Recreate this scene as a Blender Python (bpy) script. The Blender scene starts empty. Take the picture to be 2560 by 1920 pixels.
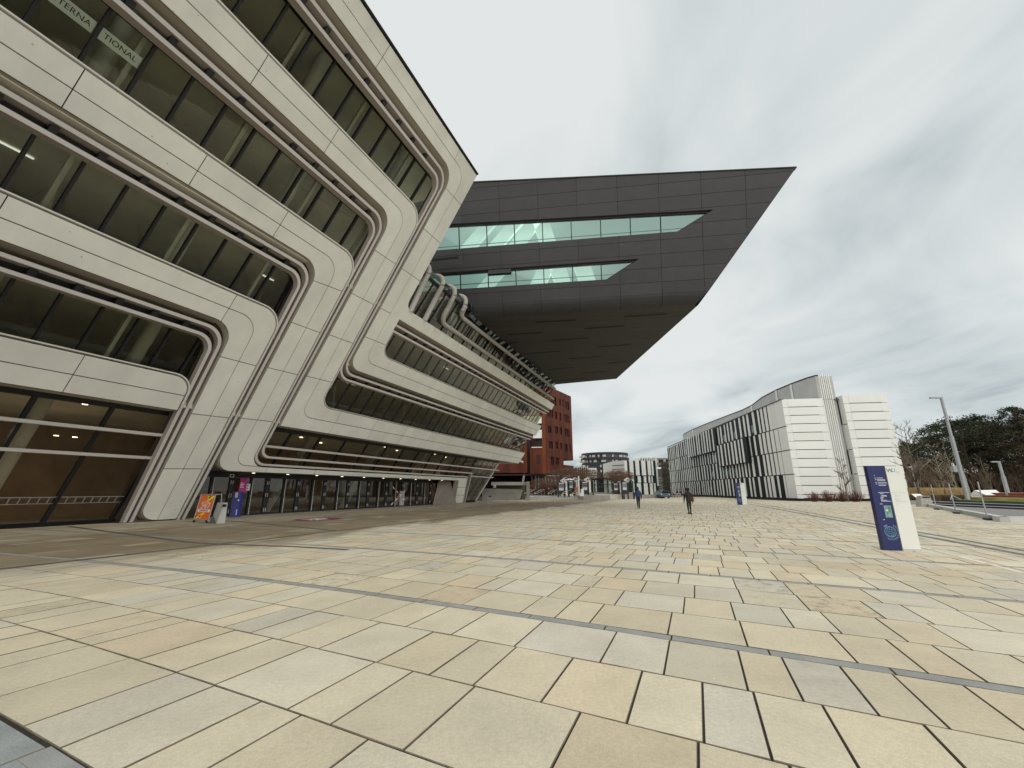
import bpy, bmesh, math, random
from mathutils import Vector as V, Matrix, noise as mnoise
from mathutils.geometry import delaunay_2d_cdt
random.seed(7)
S = bpy.context.scene
COL = S.collection
# ------------------------------------------------------------------ camera, sky, sun, exposure
HC = 1.6
PITCH = math.atan(265/1033)
cam_d = bpy.data.cameras.new('camera'); cam = bpy.data.objects.new('camera', cam_d); COL.objects.link(cam)
cam_d.sensor_width = 36; cam_d.lens = 1033/2560*36; cam_d.clip_end = 4000; cam_d.clip_start = 0.05
cam.location = (0, 0, HC); cam.rotation_euler = (math.pi/2+PITCH, 0, 0)
S.camera = cam
S.view_settings.view_transform = 'Standard'; S.view_settings.look = 'None'
S.view_settings.exposure = 0.58; S.view_settings.gamma = 1; S.view_settings.use_curve_mapping = False
SUN_EL, SUN_AZ = math.radians(50), math.radians(158)      # azimuth clockwise from +Y
W = bpy.data.worlds.new("World"); S.world = W; W.use_nodes = True
nt = W.node_tree; nt.nodes.clear()
def N_(t, **kw):
    n = nt.nodes.new(t)
    for k, v in kw.items(): setattr(n, k, v)
    return n
out = N_('ShaderNodeOutputWorld'); bg = N_('ShaderNodeBackground'); bg.inputs[1].default_value = 0.1
sky = N_('ShaderNodeTexSky', sky_type='NISHITA'); sky.sun_disc = False; sky.sun_elevation = SUN_EL; sky.sun_rotation = SUN_AZ
tc = N_('ShaderNodeTexCoord'); sep = N_('ShaderNodeSeparateXYZ'); nt.links.new(tc.outputs['Generated'], sep.inputs[0])
def M_(op, a, b=None, c=None):
    n = N_('ShaderNodeMath', operation=op)
    for i, v in enumerate((a, b, c)):
        if v is None: continue
        if isinstance(v, (int, float)): n.inputs[i].default_value = v
        else: nt.links.new(v, n.inputs[i])
    return n.outputs[0]
zz = M_('ADD', M_('MAXIMUM', sep.outputs[2], 0.0), 0.16)
cx = M_('DIVIDE', sep.outputs[0], zz); cy = M_('DIVIDE', sep.outputs[1], zz)
comb = N_('ShaderNodeCombineXYZ'); nt.links.new(cx, comb.inputs[0]); nt.links.new(cy, comb.inputs[1])
mp = N_('ShaderNodeMapping'); mp.inputs['Rotation'].default_value = (0, 0, math.radians(-22)); mp.inputs['Scale'].default_value = (0.78, 0.52, 1); mp.inputs['Location'].default_value = (3.25, .85, 0)
nt.links.new(comb.outputs[0], mp.inputs[0])
n1 = N_('ShaderNodeTexNoise'); n1.inputs['Scale'].default_value = 2.1; n1.inputs['Detail'].default_value = 7; n1.inputs['Roughness'].default_value = 0.5; n1.inputs['Distortion'].default_value = 0.6
nt.links.new(mp.outputs[0], n1.inputs['Vector'])
mp2 = N_('ShaderNodeMapping'); mp2.inputs['Location'].default_value = (5.55, 2.25, 0); mp2.inputs['Rotation'].default_value = (0, 0, math.radians(-34)); mp2.inputs['Scale'].default_value = (0.42, 0.16, 1)
nt.links.new(comb.outputs[0], mp2.inputs[0])
n2 = N_('ShaderNodeTexNoise'); n2.inputs['Scale'].default_value = 1.6; n2.inputs['Detail'].default_value = 3; n2.inputs['Roughness'].default_value = 0.45
nt.links.new(mp2.outputs[0], n2.inputs['Vector'])
mix = M_('ADD', M_('MULTIPLY', n1.outputs[0], 0.56), M_('MULTIPLY', n2.outputs[0], 0.44))
cr = N_('ShaderNodeValToRGB'); nt.links.new(mix, cr.inputs[0])
e = cr.color_ramp.elements
e[0].position = 0.41; e[0].color = (0.45, 0.505, 0.53, 1)
e[1].position = 0.60; e[1].color = (0.82, 0.845, 0.835, 1)
m_ = e.new(0.46); m_.color = (0.59, 0.645, 0.655, 1)
m2_ = e.new(0.52); m2_.color = (0.70, 0.75, 0.75, 1)
vm = N_('ShaderNodeVectorMath', operation='SCALE'); nt.links.new(cr.outputs[0], vm.inputs[0]); vm.inputs['Scale'].default_value = 6.5
mx = N_('ShaderNodeMix', data_type='RGBA'); mx.inputs[0].default_value = 0.95
nt.links.new(sky.outputs[0], mx.inputs[6]); nt.links.new(vm.outputs[0], mx.inputs[7]); nt.links.new(mx.outputs[2], bg.inputs[0]); nt.links.new(bg.outputs[0], out.inputs[0])
sl = bpy.data.lights.new('sun', 'SUN'); so = bpy.data.objects.new('sun', sl); COL.objects.link(so)
sl.energy = 1.5; sl.angle = math.radians(115); sl.color = (1.0, 0.95, 0.87)
sd = V((math.cos(SUN_EL)*math.sin(SUN_AZ), math.cos(SUN_EL)*math.cos(SUN_AZ), math.sin(SUN_EL)))
so.rotation_euler = sd.to_track_quat('Z', 'Y').to_euler()

# ------------------------------------------------------------------ materials
def mat(name, col, rough=0.7, metal=0.0, spec=0.5, emit=None, es=1.0):
    m = bpy.data.materials.new(name); m.use_nodes = True
    b = m.node_tree.nodes['Principled BSDF']
    b.inputs['Base Color'].default_value = (*col, 1); b.inputs['Roughness'].default_value = rough
    b.inputs['Metallic'].default_value = metal; b.inputs['Specular IOR Level'].default_value = spec
    if emit: b.inputs['Emission Color'].default_value = (*emit, 1); b.inputs['Emission Strength'].default_value = es
    return m
def noisy(name, col, rough=0.7, amp=0.15, scale=1.0, obj_var=0.0, detail=5, bump=0.0, col2=None, coord='Object', stretch=(1, 1, 1), metal=0.0, spec=0.4, dots=False, fine=0.0):
    m = mat(name, col, rough, metal, spec); t = m.node_tree; b = t.nodes['Principled BSDF']; L = t.links
    tcn = t.nodes.new('ShaderNodeTexCoord'); mpn = t.nodes.new('ShaderNodeMapping'); mpn.inputs['Scale'].default_value = stretch
    L.new(tcn.outputs[coord], mpn.inputs[0])
    nn = t.nodes.new('ShaderNodeTexNoise'); nn.inputs['Scale'].default_value = scale; nn.inputs['Detail'].default_value = detail; nn.inputs['Roughness'].default_value = 0.6
    L.new(mpn.outputs[0], nn.inputs['Vector'])
    rp = t.nodes.new('ShaderNodeValToRGB'); L.new(nn.outputs[0], rp.inputs[0])
    c2 = col2 or tuple(c*(1+amp) for c in col); c1 = tuple(c*(1-amp) for c in col)
    rp.color_ramp.elements[0].position = 0.3; rp.color_ramp.elements[0].color = (*c1, 1)
    rp.color_ramp.elements[1].position = 0.7; rp.color_ramp.elements[1].color = (*c2, 1)
    o = rp.outputs[0]
    if obj_var:
        oi = t.nodes.new('ShaderNodeObjectInfo'); mr = t.nodes.new('ShaderNodeMapRange'); L.new(oi.outputs['Random'], mr.inputs[0])
        mr.inputs[3].default_value = 1-obj_var; mr.inputs[4].default_value = 1+obj_var
        sc = t.nodes.new('ShaderNodeVectorMath'); sc.operation = 'SCALE'; L.new(o, sc.inputs[0]); L.new(mr.outputs[0], sc.inputs['Scale']); o = sc.outputs[0]
    if fine:
        nf = t.nodes.new('ShaderNodeTexNoise'); nf.inputs['Scale'].default_value = 90; nf.inputs['Detail'].default_value = 2; L.new(tcn.outputs[coord], nf.inputs['Vector'])
        mr = t.nodes.new('ShaderNodeMapRange'); L.new(nf.outputs[0], mr.inputs[0]); mr.inputs[1].default_value = .3; mr.inputs[2].default_value = .7
        mr.inputs[3].default_value = 1-fine; mr.inputs[4].default_value = 1+fine
        sc = t.nodes.new('ShaderNodeVectorMath'); sc.operation = 'SCALE'; L.new(o, sc.inputs[0]); L.new(mr.outputs[0], sc.inputs['Scale']); o = sc.outputs[0]
    if dots:
        vo = t.nodes.new('ShaderNodeTexVoronoi'); vo.inputs['Scale'].default_value = 1.9; vo.inputs['Randomness'].default_value = 0.8; L.new(tcn.outputs[coord], vo.inputs['Vector'])
        lt = t.nodes.new('ShaderNodeMath'); lt.operation = 'LESS_THAN'; L.new(vo.outputs['Distance'], lt.inputs[0]); lt.inputs[1].default_value = 0.05
        ml = t.nodes.new('ShaderNodeMath'); ml.operation = 'MULTIPLY'; L.new(lt.outputs[0], ml.inputs[0]); ml.inputs[1].default_value = 0.5
        mc = t.nodes.new('ShaderNodeMix'); mc.data_type = 'RGBA'; L.new(ml.outputs[0], mc.inputs[0]); L.new(o, mc.inputs[6]); mc.inputs[7].default_value = (.13, .12, .10, 1); o = mc.outputs[2]
    L.new(o, b.inputs['Base Color'])
    if bump:
        bp = t.nodes.new('ShaderNodeBump'); bp.inputs['Strength'].default_value = bump; bp.inputs['Distance'].default_value = 0.02; L.new(nn.outputs[0], bp.inputs['Height']); L.new(bp.outputs[0], b.inputs['Normal'])
    return m
def glass(name, tint, refl=1.0, ior=1.5, rough=0.0, wob=0.0):
    m = bpy.data.materials.new(name); m.use_nodes = True; t = m.node_tree; t.nodes.clear(); L = t.links
    o = t.nodes.new('ShaderNodeOutputMaterial'); tr = t.nodes.new('ShaderNodeBsdfTransparent'); tr.inputs[0].default_value = (*tint, 1)
    gl = t.nodes.new('ShaderNodeBsdfGlossy'); gl.inputs['Roughness'].default_value = rough; gl.inputs[0].default_value = (.92, .95, .93, 1)
    fr = t.nodes.new('ShaderNodeFresnel'); fr.inputs[0].default_value = ior
    ml = t.nodes.new('ShaderNodeMath'); ml.operation = 'MULTIPLY'; ml.use_clamp = True; L.new(fr.outputs[0], ml.inputs[0]); ml.inputs[1].default_value = refl
    if wob:
        tcn = t.nodes.new('ShaderNodeTexCoord'); nn = t.nodes.new('ShaderNodeTexNoise'); nn.inputs['Scale'].default_value = 0.9; nn.inputs['Detail'].default_value = 1
        L.new(tcn.outputs['Object'], nn.inputs['Vector'])
        bp = t.nodes.new('ShaderNodeBump'); bp.inputs['Strength'].default_value = wob; bp.inputs['Distance'].default_value = 0.05; L.new(nn.outputs[0], bp.inputs['Height']); L.new(bp.outputs[0], gl.inputs['Normal'])
    mi = t.nodes.new('ShaderNodeMixShader'); L.new(ml.outputs[0], mi.inputs[0]); L.new(tr.outputs[0], mi.inputs[1]); L.new(gl.outputs[0], mi.inputs[2]); L.new(mi.outputs[0], o.inputs[0])
    return m
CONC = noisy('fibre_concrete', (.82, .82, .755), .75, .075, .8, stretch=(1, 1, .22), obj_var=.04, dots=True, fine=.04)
SHELL = noisy('shaded_soffit_concrete', (.50, .45, .39), .8, .08, .5)  # browner, darker copy of the panel concrete: shade and ground reflection painted in
DARK = mat('dark_recess', (.012, .011, .011), .8)
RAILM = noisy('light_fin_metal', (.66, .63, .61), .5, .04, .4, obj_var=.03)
RAILU = mat('shaded_fin_side', (.40, .35, .31), .6)  # darker copy of the fin metal, shade of the undersides painted in
BLACKM = mat('black_frame', (.010, .010, .013), .5)
TUBEM = noisy('tube_metal', (.42, .40, .37), .5, .05, .4)
TRIM = mat('white_trim', (.8, .79, .75), .4)
SLOT = noisy('slot_shade', (.035, .028, .027), .7, .2, .6)  # near-black colour stands for the shade inside the facade grooves
GLASS = glass('window_glass', (.84, .86, .76), 1.05, 1.52, wob=.012)
GLASSR = glass('oblique_glass', (.70, .70, .60), 2.3, 1.52, wob=.02)
GLASSG = glass('ground_glass', (.88, .85, .77), .9, 1.5, wob=.012)
GLASST = glass('teal_glass', (.70, .88, .84), 1.5, 1.52)
GLASSD = glass('door_glass', (.5, .5, .48), 1.6, 1.5)
CEIL = noisy('interior_ceiling', (.78, .76, .66), .8, .12, .5)
IFLOOR = mat('interior_floor', (.42, .40, .35), .7)
IWALL = noisy('interior_wall', (.60, .57, .48), .9, .25, .25)
IBROWN = noisy('interior_brown', (.38, .26, .17), .8, .35, .3)
COLW = mat('white_column', (.75, .76, .70), .6)
LAMP = mat('downlight', (1, .9, .7), .5, emit=(1, .82, .55), es=2.5)
CEILL = mat('ceiling_light', (1, 1, .95), .5, emit=(.95, 1, .96), es=.5)
DKP = noisy('dark_grey_panel', (.043, .042, .046), .5, .12, .8, obj_var=.10, fine=.05)
DKS = noisy('dark_soffit', (.046, .044, .043), .6, .15, .35, stretch=(.3, 3, 1), obj_var=.05)
CORT = noisy('corten_steel', (.085, .018, .008), .8, .4, .5, col2=(.15, .032, .011), stretch=(1, 1, .25), obj_var=.12)
CORTB = noisy('corten_lit_edge', (.17, .045, .014), .8, .3, .6, stretch=(1, 1, .3))  # brighter orange copy of the corten, light painted in for the corner edge
CORTD = mat('corten_dark', (.035, .012, .009), .7)
GREYC = noisy('grey_concrete', (.30, .29, .26), .85, .18, .6, fine=.05, bump=.2)
ABEW = noisy('white_cladding', (.82, .825, .80), .6, .03, .5, obj_var=.03)
ABEG = noisy('grey_render', (.50, .50, .49), .85, .08, .25, detail=7)
ABED = mat('dark_window', (.010, .014, .017), .55, spec=.15)
STEEL = noisy('grey_steel', (.34, .35, .36), .4, .08, 1, metal=.6)
GALV = noisy('galvanised_steel', (.36, .38, .39), .5, .08, 1, metal=.3)
# ------------------------------------------------------------------ helpers
def tag(o, label=None, cat=None, group=None, kind=None):
    if label: o['label'] = label
    if cat: o['category'] = cat
    if group: o['group'] = group
    if kind: o['kind'] = kind
    return o
def empty(name, loc, label=None, cat=None, group=None, rz=0, kind=None):
    o = bpy.data.objects.new(name, None); COL.objects.link(o); o.location = loc; o.rotation_euler = (0, 0, rz)
    o.empty_display_size = .2
    return tag(o, label, cat, group, kind)
def link(name, me, parent=None, mats=(), smooth=False):
    for m in mats: me.materials.append(m)
    o = bpy.data.objects.new(name, me); COL.objects.link(o)
    if parent is not None: put(o, parent)
    if smooth:
        for p in me.polygons: p.use_smooth = True
    return o
def put(o, parent):
    # mesh data is in world coordinates unless the parent is a local root; keep both simple
    o.parent = parent
    if parent.get('_w', 0):
        o.matrix_parent_inverse = Matrix.Translation(-V(parent.location)) if parent.parent is None else Matrix.Identity(4)
class MB:
    def __init__(s): s.v = []; s.f = []; s.m = []
    def add(s, vs, fs, mi=0):
        k = len(s.v); s.v += [tuple(x) for x in vs]; s.f += [tuple(i+k for i in f) for f in fs]; s.m += [mi]*len(fs); return s
    def quad(s, a, b, c, d, mi=0): return s.add([a, b, c, d], [(0, 1, 2, 3)], mi)
    def box(s, x0, x1, y0, y1, z0, z1, mi=0, fn=None):
        p = [(x, y, z) for z in (z0, z1) for y in (y0, y1) for x in (x0, x1)]
        if fn: p = [fn(*q) for q in p]
        return s.add(p, [(0, 2, 3, 1), (4, 5, 7, 6), (0, 1, 5, 4), (2, 6, 7, 3), (0, 4, 6, 2), (1, 3, 7, 5)], mi)
    def tube(s, pts, r, n=8, mi=0, cap=True):
        pts = [V(p) for p in pts]; rs = r if isinstance(r, (list, tuple)) else [r]*len(pts); k = len(s.v); up = V((0, 0, 1))
        for i, p in enumerate(pts):
            t = (pts[min(i+1, len(pts)-1)]-pts[max(i-1, 0)]).normalized()
            a = t.cross(up if abs(t.z) < .95 else V((1, 0, 0))).normalized(); b = a.cross(t)
            for j in range(n):
                th = 2*math.pi*j/n; s.v.append(tuple(p+(a*math.cos(th)+b*math.sin(th))*rs[i]))
        for i in range(len(pts)-1):
            for j in range(n):
                s.f.append((k+i*n+j, k+i*n+(j+1) % n, k+(i+1)*n+(j+1) % n, k+(i+1)*n+j)); s.m.append(mi)
        if cap:
            s.f.append(tuple(k+j for j in range(n))); s.m.append(mi); s.f.append(tuple(k+(len(pts)-1)*n+j for j in range(n))[::-1]); s.m.append(mi)
        return s
    def prism(s, poly, z0, z1, mi=0, fn=None, mtop=None):
        n = len(poly); p = [(x, y, z0) for x, y in poly]+[(x, y, z1) for x, y in poly]
        if fn: p = [fn(*q) for q in p]
        s.add(p, [tuple(range(n))[::-1]], mi); k = len(s.v)-2*n
        s.f.append(tuple(k+n+i for i in range(n))); s.m.append(mi if mtop is None else mtop)
        for i in range(n): s.f.append((k+i, k+(i+1) % n, k+n+(i+1) % n, k+n+i)); s.m.append(mi)
        return s
    def mesh(s, name):
        me = bpy.data.meshes.new(name); me.from_pydata(s.v, [], s.f)
        me.polygons.foreach_set('material_index', s.m); me.update(); return me
    def build(s, name, mats, parent=None, smooth=False):
        if not isinstance(mats, (list, tuple)): mats = [mats]
        return link(name, s.mesh(name), parent, mats, smooth)
def root(name, loc, label, cat, group=None):
    """world-space root: children meshes are given in world coordinates"""
    o = empty(name, loc, label, cat, group); o['_w'] = 1; return o
def fillet(path, closed=False, seg=9, sy=1.0):
    """path of (x,y[,r]); rounds corners with true radius r, y scaled by sy for the metric"""
    P = [(p[0], p[1]*sy, p[2] if len(p) > 2 else 0) for p in path]; n = len(P); o = []
    for i, (x, y, r) in enumerate(P):
        if r == 0 or (not closed and i in (0, n-1)): o.append((x, y)); continue
        a = V((P[i-1][0], P[i-1][1])); b = V((x, y)); c = V((P[(i+1) % n][0], P[(i+1) % n][1]))
        d1 = (a-b).normalized(); d2 = (c-b).normalized(); ang = d1.angle(d2); t = r/math.tan(ang/2)
        t = min(t, (a-b).length*.95, (c-b).length*.95); r = t*math.tan(ang/2)
        bis = (d1+d2).normalized(); cen = b+bis*(r/math.sin(ang/2)); s0 = b+d1*t-cen; s1 = b+d2*t-cen
        th = s0.angle_signed(s1)
        for k in range(seg+1):
            q = s0.copy(); q.rotate(Matrix.Rotation(-th*k/seg, 2)); o.append(tuple(cen+q))
    return [(x, y/sy) for x, y in o]
def cells(outline, cuts, drop=()):
    vs = [V(p) for p in outline]; n = len(vs); es = []
    for c in cuts:
        k = len(vs); vs += [V(p) for p in c]; es += [(k+i, k+i+1) for i in range(len(c)-1)]
    for c in drop:
        k = len(vs); vs += [V(p) for p in c]; es += [(k+i, k+(i+1) % len(c)) for i in range(len(c))]
    rv, re, rf, ov, oe, of = delaunay_2d_cdt(vs, es, [list(range(n))], 0, 1e-6)
    con = {tuple(sorted(e)) for e, o in zip(re, oe) if o}
    tri = [f for f, o in zip(rf, of) if o]; emap = {}
    for i, f in enumerate(tri):
        for a, b in zip(f, f[1:]+f[:1]):
            k = tuple(sorted((a, b)))
            if k not in con: emap.setdefault(k, []).append(i)
    adj = [[] for _ in tri]
    for v in emap.values():
        if len(v) == 2: adj[v[0]].append(v[1]); adj[v[1]].append(v[0])
    seen = [0]*len(tri); res = []
    for i in range(len(tri)):
        if seen[i]: continue
        st = [i]; seen[i] = 1; g = []
        while st:
            j = st.pop(); g.append(tri[j])
            for q in adj[j]:
                if not seen[q]: seen[q] = 1; st.append(q)
        ar = sum(abs((rv[f[1]]-rv[f[0]]).cross(rv[f[2]]-rv[f[0]]))/2 for f in g)
        if ar > 0.02: res.append((g, ar))
    def inside(p, poly):
        c = False; j = len(poly)-1
        for i in range(len(poly)):
            if (poly[i][1] > p[1]) != (poly[j][1] > p[1]) and p[0] < (poly[j][0]-poly[i][0])*(p[1]-poly[i][1])/(poly[j][1]-poly[i][1])+poly[i][0]: c = not c
            j = i
        return c
    outc = []
    for g, ar in res:
        f = max(g, key=lambda f: abs((rv[f[1]]-rv[f[0]]).cross(rv[f[2]]-rv[f[0]]))); c = (rv[f[0]]+rv[f[1]]+rv[f[2]])/3
        if any(inside(c, d) for d in drop): continue
        outc.append([[(rv[i].x, rv[i].y) for i in f] for f in g])
    return outc
def panel_objs(cs, fn, e0, e1, gap, name, material, parent, sub=None):
    """each cell becomes a thin panel: shrunk by gap, extruded from e0 to e1 through fn(u,z,e)"""
    res = []
    for g in cs:
        bm = bmesh.new(); vm = {}
        for f in g:
            for p in f:
                k = (round(p[0], 5), round(p[1], 5))
                if k not in vm: vm[k] = bm.verts.new((p[0], p[1], 0))
            try: bm.faces.new([vm[(round(p[0], 5), round(p[1], 5))] for p in f])
            except ValueError: pass
        bmesh.ops.recalc_face_normals(bm, faces=bm.faces)
        if gap:
            r = bmesh.ops.inset_region(bm, faces=bm.faces[:], thickness=gap, use_even_offset=True, use_boundary=True)
            bmesh.ops.delete(bm, geom=r['faces'], context='FACES')
        r = bmesh.ops.extrude_face_region(bm, geom=bm.faces[:])
        top = {v for v in r['geom'] if isinstance(v, bmesh.types.BMVert)}
        for v in bm.verts: v.co = V(fn(v.co.x, v.co.y, e1 if v in top else e0))
        bmesh.ops.recalc_face_normals(bm, faces=bm.faces)
        me = bpy.data.meshes.new(name); bm.to_mesh(me); bm.free()
        res.append(link(name, me, parent, [material]))
    return res
def ribbon(path, w, e0, e1, fn, name, mats, parent, sy=1.0, closed=False):
    """a fin following a 2D path; front face mats[0], sides mats[1]"""
    P = [V((x, y*sy)) for x, y in path]; n = len(P); L = []; R = []
    for i, p in enumerate(P):
        t0 = (P[i]-P[i-1]).normalized() if i else (P[1]-P[0]).normalized(); t1 = (P[i+1]-P[i]).normalized() if i < n-1 else t0
        t = (t0+t1).normalized(); nr = V((-t.y, t.x)); k = 1/max(.5, nr.dot(V((-t0.y, t0.x)))); L.append(p+nr*w/2*k); R.append(p-nr*w/2*k)
    mb = MB(); q = lambda p, e: fn(p.x, p.y/sy, e)
    for i in range(n-1):
        mb.quad(q(L[i], e1), q(R[i], e1), q(R[i+1], e1), q(L[i+1], e1), 0)
        mb.quad(q(R[i], e1), q(R[i], e0), q(R[i+1], e0), q(R[i+1], e1), 1)
        mb.quad(q(L[i], e0), q(L[i], e1), q(L[i+1], e1), q(L[i+1], e0), 1)
    for i in (0, n-1): mb.quad(q(L[i], e0), q(L[i], e1), q(R[i], e1), q(R[i], e0), 1)
    return mb.build(name, mats, parent)
def text_mesh(s, size, name, m, parent, M, extrude=.002, align='CENTER'):
    cu = bpy.data.curves.new(name, 'FONT'); cu.body = s; cu.size = size; cu.align_x = align; cu.align_y = 'CENTER'; cu.extrude = extrude
    o = bpy.data.objects.new(name+'_t', cu); COL.objects.link(o)
    dg = bpy.context.evaluated_depsgraph_get(); me = bpy.data.meshes.new_from_object(o.evaluated_get(dg)); bpy.data.objects.remove(o)
    me.transform(M); me.materials.clear(); return link(name, me, parent, [m])
def frame(o, x, y, z):  # matrix from axes
    return Matrix(((x[0], y[0], z[0], o[0]), (x[1], y[1], z[1], o[1]), (x[2], y[2], z[2], o[2]), (0, 0, 0, 1)))
fw = V((0, math.cos(PITCH), math.sin(PITCH))); upv = V((0, -math.sin(PITCH), math.cos(PITCH)))
def ray(x, y): return V(((x-1280)/1033, 0, 0))+fw+upv*((960-y)/1033)
def gp(x, y, z=0):
    r = ray(x, y); t = (z-HC)/r.z; return V((r.x*t, r.y*t, z))
def at(x, y, Y):
    r = ray(x, y); t = Y/r.y; return V((r.x*t, Y, HC+r.z*t))

# ================================================================== GROUND
EN = V((.918, -.397, 0)); EH = V((.397, .918, 0))
def AB(a, b, z=0): return EN*a+EH*b+V((0, 0, z))
def slab_material():
    m = mat('slab_stone', (.5, .43, .3), .8, spec=.25); t = m.node_tree; b = t.nodes['Principled BSDF']; L = t.links
    def nd(k, **kw):
        n = t.nodes.new(k)
        for a, v in kw.items(): setattr(n, a, v)
        return n
    def math_(op, a, b_=None):
        n = nd('ShaderNodeMath', operation=op)
        for i, v in enumerate((a, b_)):
            if v is None: continue
            if isinstance(v, (int, float)): n.inputs[i].default_value = v
            else: L.new(v, n.inputs[i])
        return n.outputs[0]
    at_ = nd('ShaderNodeAttribute', attribute_name='tint'); sx = nd('ShaderNodeSeparateColor'); L.new(at_.outputs[0], sx.inputs[0])
    geo = nd('ShaderNodeNewGeometry')
    r1 = nd('ShaderNodeValToRGB'); L.new(sx.outputs[0], r1.inputs[0]); el = r1.color_ramp.elements
    el[0].position = 0; el[0].color = (.555, .52, .43, 1); el[1].position = 1; el[1].color = (.57, .475, .335, 1)
    a = el.new(.35); a.color = (.585, .53, .40, 1); a = el.new(.75); a.color = (.58, .51, .37, 1)
    n1 = nd('ShaderNodeTexNoise'); n1.inputs['Scale'].default_value = 1.6; n1.inputs['Detail'].default_value = 6; n1.inputs['Roughness'].default_value = .62; L.new(geo.outputs['Position'], n1.inputs['Vector'])
    n2 = nd('ShaderNodeTexNoise'); n2.inputs['Scale'].default_value = 130; n2.inputs['Detail'].default_value = 2; L.new(geo.outputs['Position'], n2.inputs['Vector'])
    n3 = nd('ShaderNodeTexNoise'); n3.inputs['Scale'].default_value = 5.5; n3.inputs['Detail'].default_value = 8; n3.inputs['Roughness'].default_value = .75; L.new(geo.outputs['Position'], n3.inputs['Vector'])
    def rng(o, a, b_, c, d):
        n = nd('ShaderNodeMapRange'); L.new(o, n.inputs[0])
        for i, v in enumerate((a, b_, c, d)): n.inputs[i+1].default_value = v
        return n.outputs[0]
    k = math_('MULTIPLY', rng(n1.outputs[0], .3, .7, .90, 1.09), rng(n2.outputs[0], .25, .75, .84, 1.16))
    n6 = nd('ShaderNodeTexNoise'); n6.inputs['Scale'].default_value = .33; n6.inputs['Detail'].default_value = 7; n6.inputs['Roughness'].default_value = .65; L.new(geo.outputs['Position'], n6.inputs['Vector'])
    n7 = nd('ShaderNodeTexNoise'); n7.inputs['Scale'].default_value = 26; n7.inputs['Detail'].default_value = 5; n7.inputs['Roughness'].default_value = .7; L.new(geo.outputs['Position'], n7.inputs['Vector'])
    k = math_('MULTIPLY', k, rng(sx.outputs[1], 0, 1, .92, 1.08)); k = math_('MULTIPLY', k, rng(n6.outputs[0], .32, .68, .88, 1.07)); k = math_('MULTIPLY', k, rng(n7.outputs[0], .3, .62, .86, 1.04))
    sc = nd('ShaderNodeVectorMath', operation='SCALE'); L.new(r1.outputs[0], sc.inputs[0]); L.new(k, sc.inputs['Scale'])
    # dirt blotches on some slabs
    blot = math_('MULTIPLY', rng(n3.outputs[0], .50, .60, 0, 1), rng(sx.outputs[2], .9, .96, 0, .62))
    soft = math_('MULTIPLY', rng(n1.outputs[0], .55, .72, 0, 1), rng(sx.outputs[2], .6, .9, 0, .28))
    mxa = nd('ShaderNodeMix', data_type='RGBA'); L.new(math_('MAXIMUM', blot, soft), mxa.inputs[0]); L.new(sc.outputs[0], mxa.inputs[6]); mxa.inputs[7].default_value = (.22, .19, .14, 1)
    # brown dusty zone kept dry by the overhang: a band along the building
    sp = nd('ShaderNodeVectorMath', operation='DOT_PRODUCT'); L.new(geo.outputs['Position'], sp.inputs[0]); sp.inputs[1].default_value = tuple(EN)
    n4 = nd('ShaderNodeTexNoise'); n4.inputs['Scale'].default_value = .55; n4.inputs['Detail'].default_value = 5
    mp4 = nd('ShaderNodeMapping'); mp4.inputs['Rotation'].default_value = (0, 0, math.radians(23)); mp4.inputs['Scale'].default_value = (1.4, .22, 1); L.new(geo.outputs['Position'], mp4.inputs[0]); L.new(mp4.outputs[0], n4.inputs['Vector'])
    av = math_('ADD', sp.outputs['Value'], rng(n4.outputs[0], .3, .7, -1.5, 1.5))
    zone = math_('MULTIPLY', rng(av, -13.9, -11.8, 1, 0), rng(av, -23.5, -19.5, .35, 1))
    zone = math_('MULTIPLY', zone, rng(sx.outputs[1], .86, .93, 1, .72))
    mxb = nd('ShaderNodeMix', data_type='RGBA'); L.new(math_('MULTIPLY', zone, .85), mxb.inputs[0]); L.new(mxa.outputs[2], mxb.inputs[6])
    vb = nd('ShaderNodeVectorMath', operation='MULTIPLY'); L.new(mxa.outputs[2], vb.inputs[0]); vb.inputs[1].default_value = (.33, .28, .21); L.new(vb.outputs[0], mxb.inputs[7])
    # gum spots
    vo = nd('ShaderNodeTexVoronoi'); vo.inputs['Scale'].default_value = 1.5; L.new(geo.outputs['Position'], vo.inputs['Vector'])
    lt = math_('LESS_THAN', vo.outputs['Distance'], .022)
    mxc = nd('ShaderNodeMix', data_type='RGBA'); L.new(math_('MULTIPLY', lt, .7), mxc.inputs[0]); L.new(mxb.outputs[2], mxc.inputs[6]); mxc.inputs[7].default_value = (.75, .74, .66, 1)
    L.new(mxc.outputs[2], b.inputs['Base Color'])
    bp = nd('ShaderNodeBump'); bp.inputs['Strength'].default_value = .25; bp.inputs['Distance'].default_value = .004; L.new(n2.outputs[0], bp.inputs['Height']); L.new(bp.outputs[0], b.inputs['Normal'])
    return m
SLAB = slab_material()
STRIPM = noisy('grey_granite', (.27, .275, .265), .8, .15, 3, fine=.15, obj_var=.05)
SETTM = noisy('blue_grey_stone', (.25, .27, .27), .8, .15, 3, fine=.15)
BED = noisy('joint_bed', (.028, .021, .016), .95, .3, 20)
DIRT = noisy('dirty_slab_edge', (.17, .14, .10), .9, .35, 6)
FARG = noisy('far_paving', (.50, .44, .32), .9, .10, .12, detail=8)
g = MB().quad((-1500, -300, -.06), (1500, -300, -.06), (1500, 3000, -.06), (-1500, 3000, -.06)).build('ground', FARG); g['kind'] = 'structure'
pav = empty('paving', (0, 0, 0), kind='structure')
MB().quad(AB(-70, -20, -.010), AB(75, -20, -.010), AB(75, 120, -.010), AB(-70, 120, -.010)).build('joint_bed', BED, pav)
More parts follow.
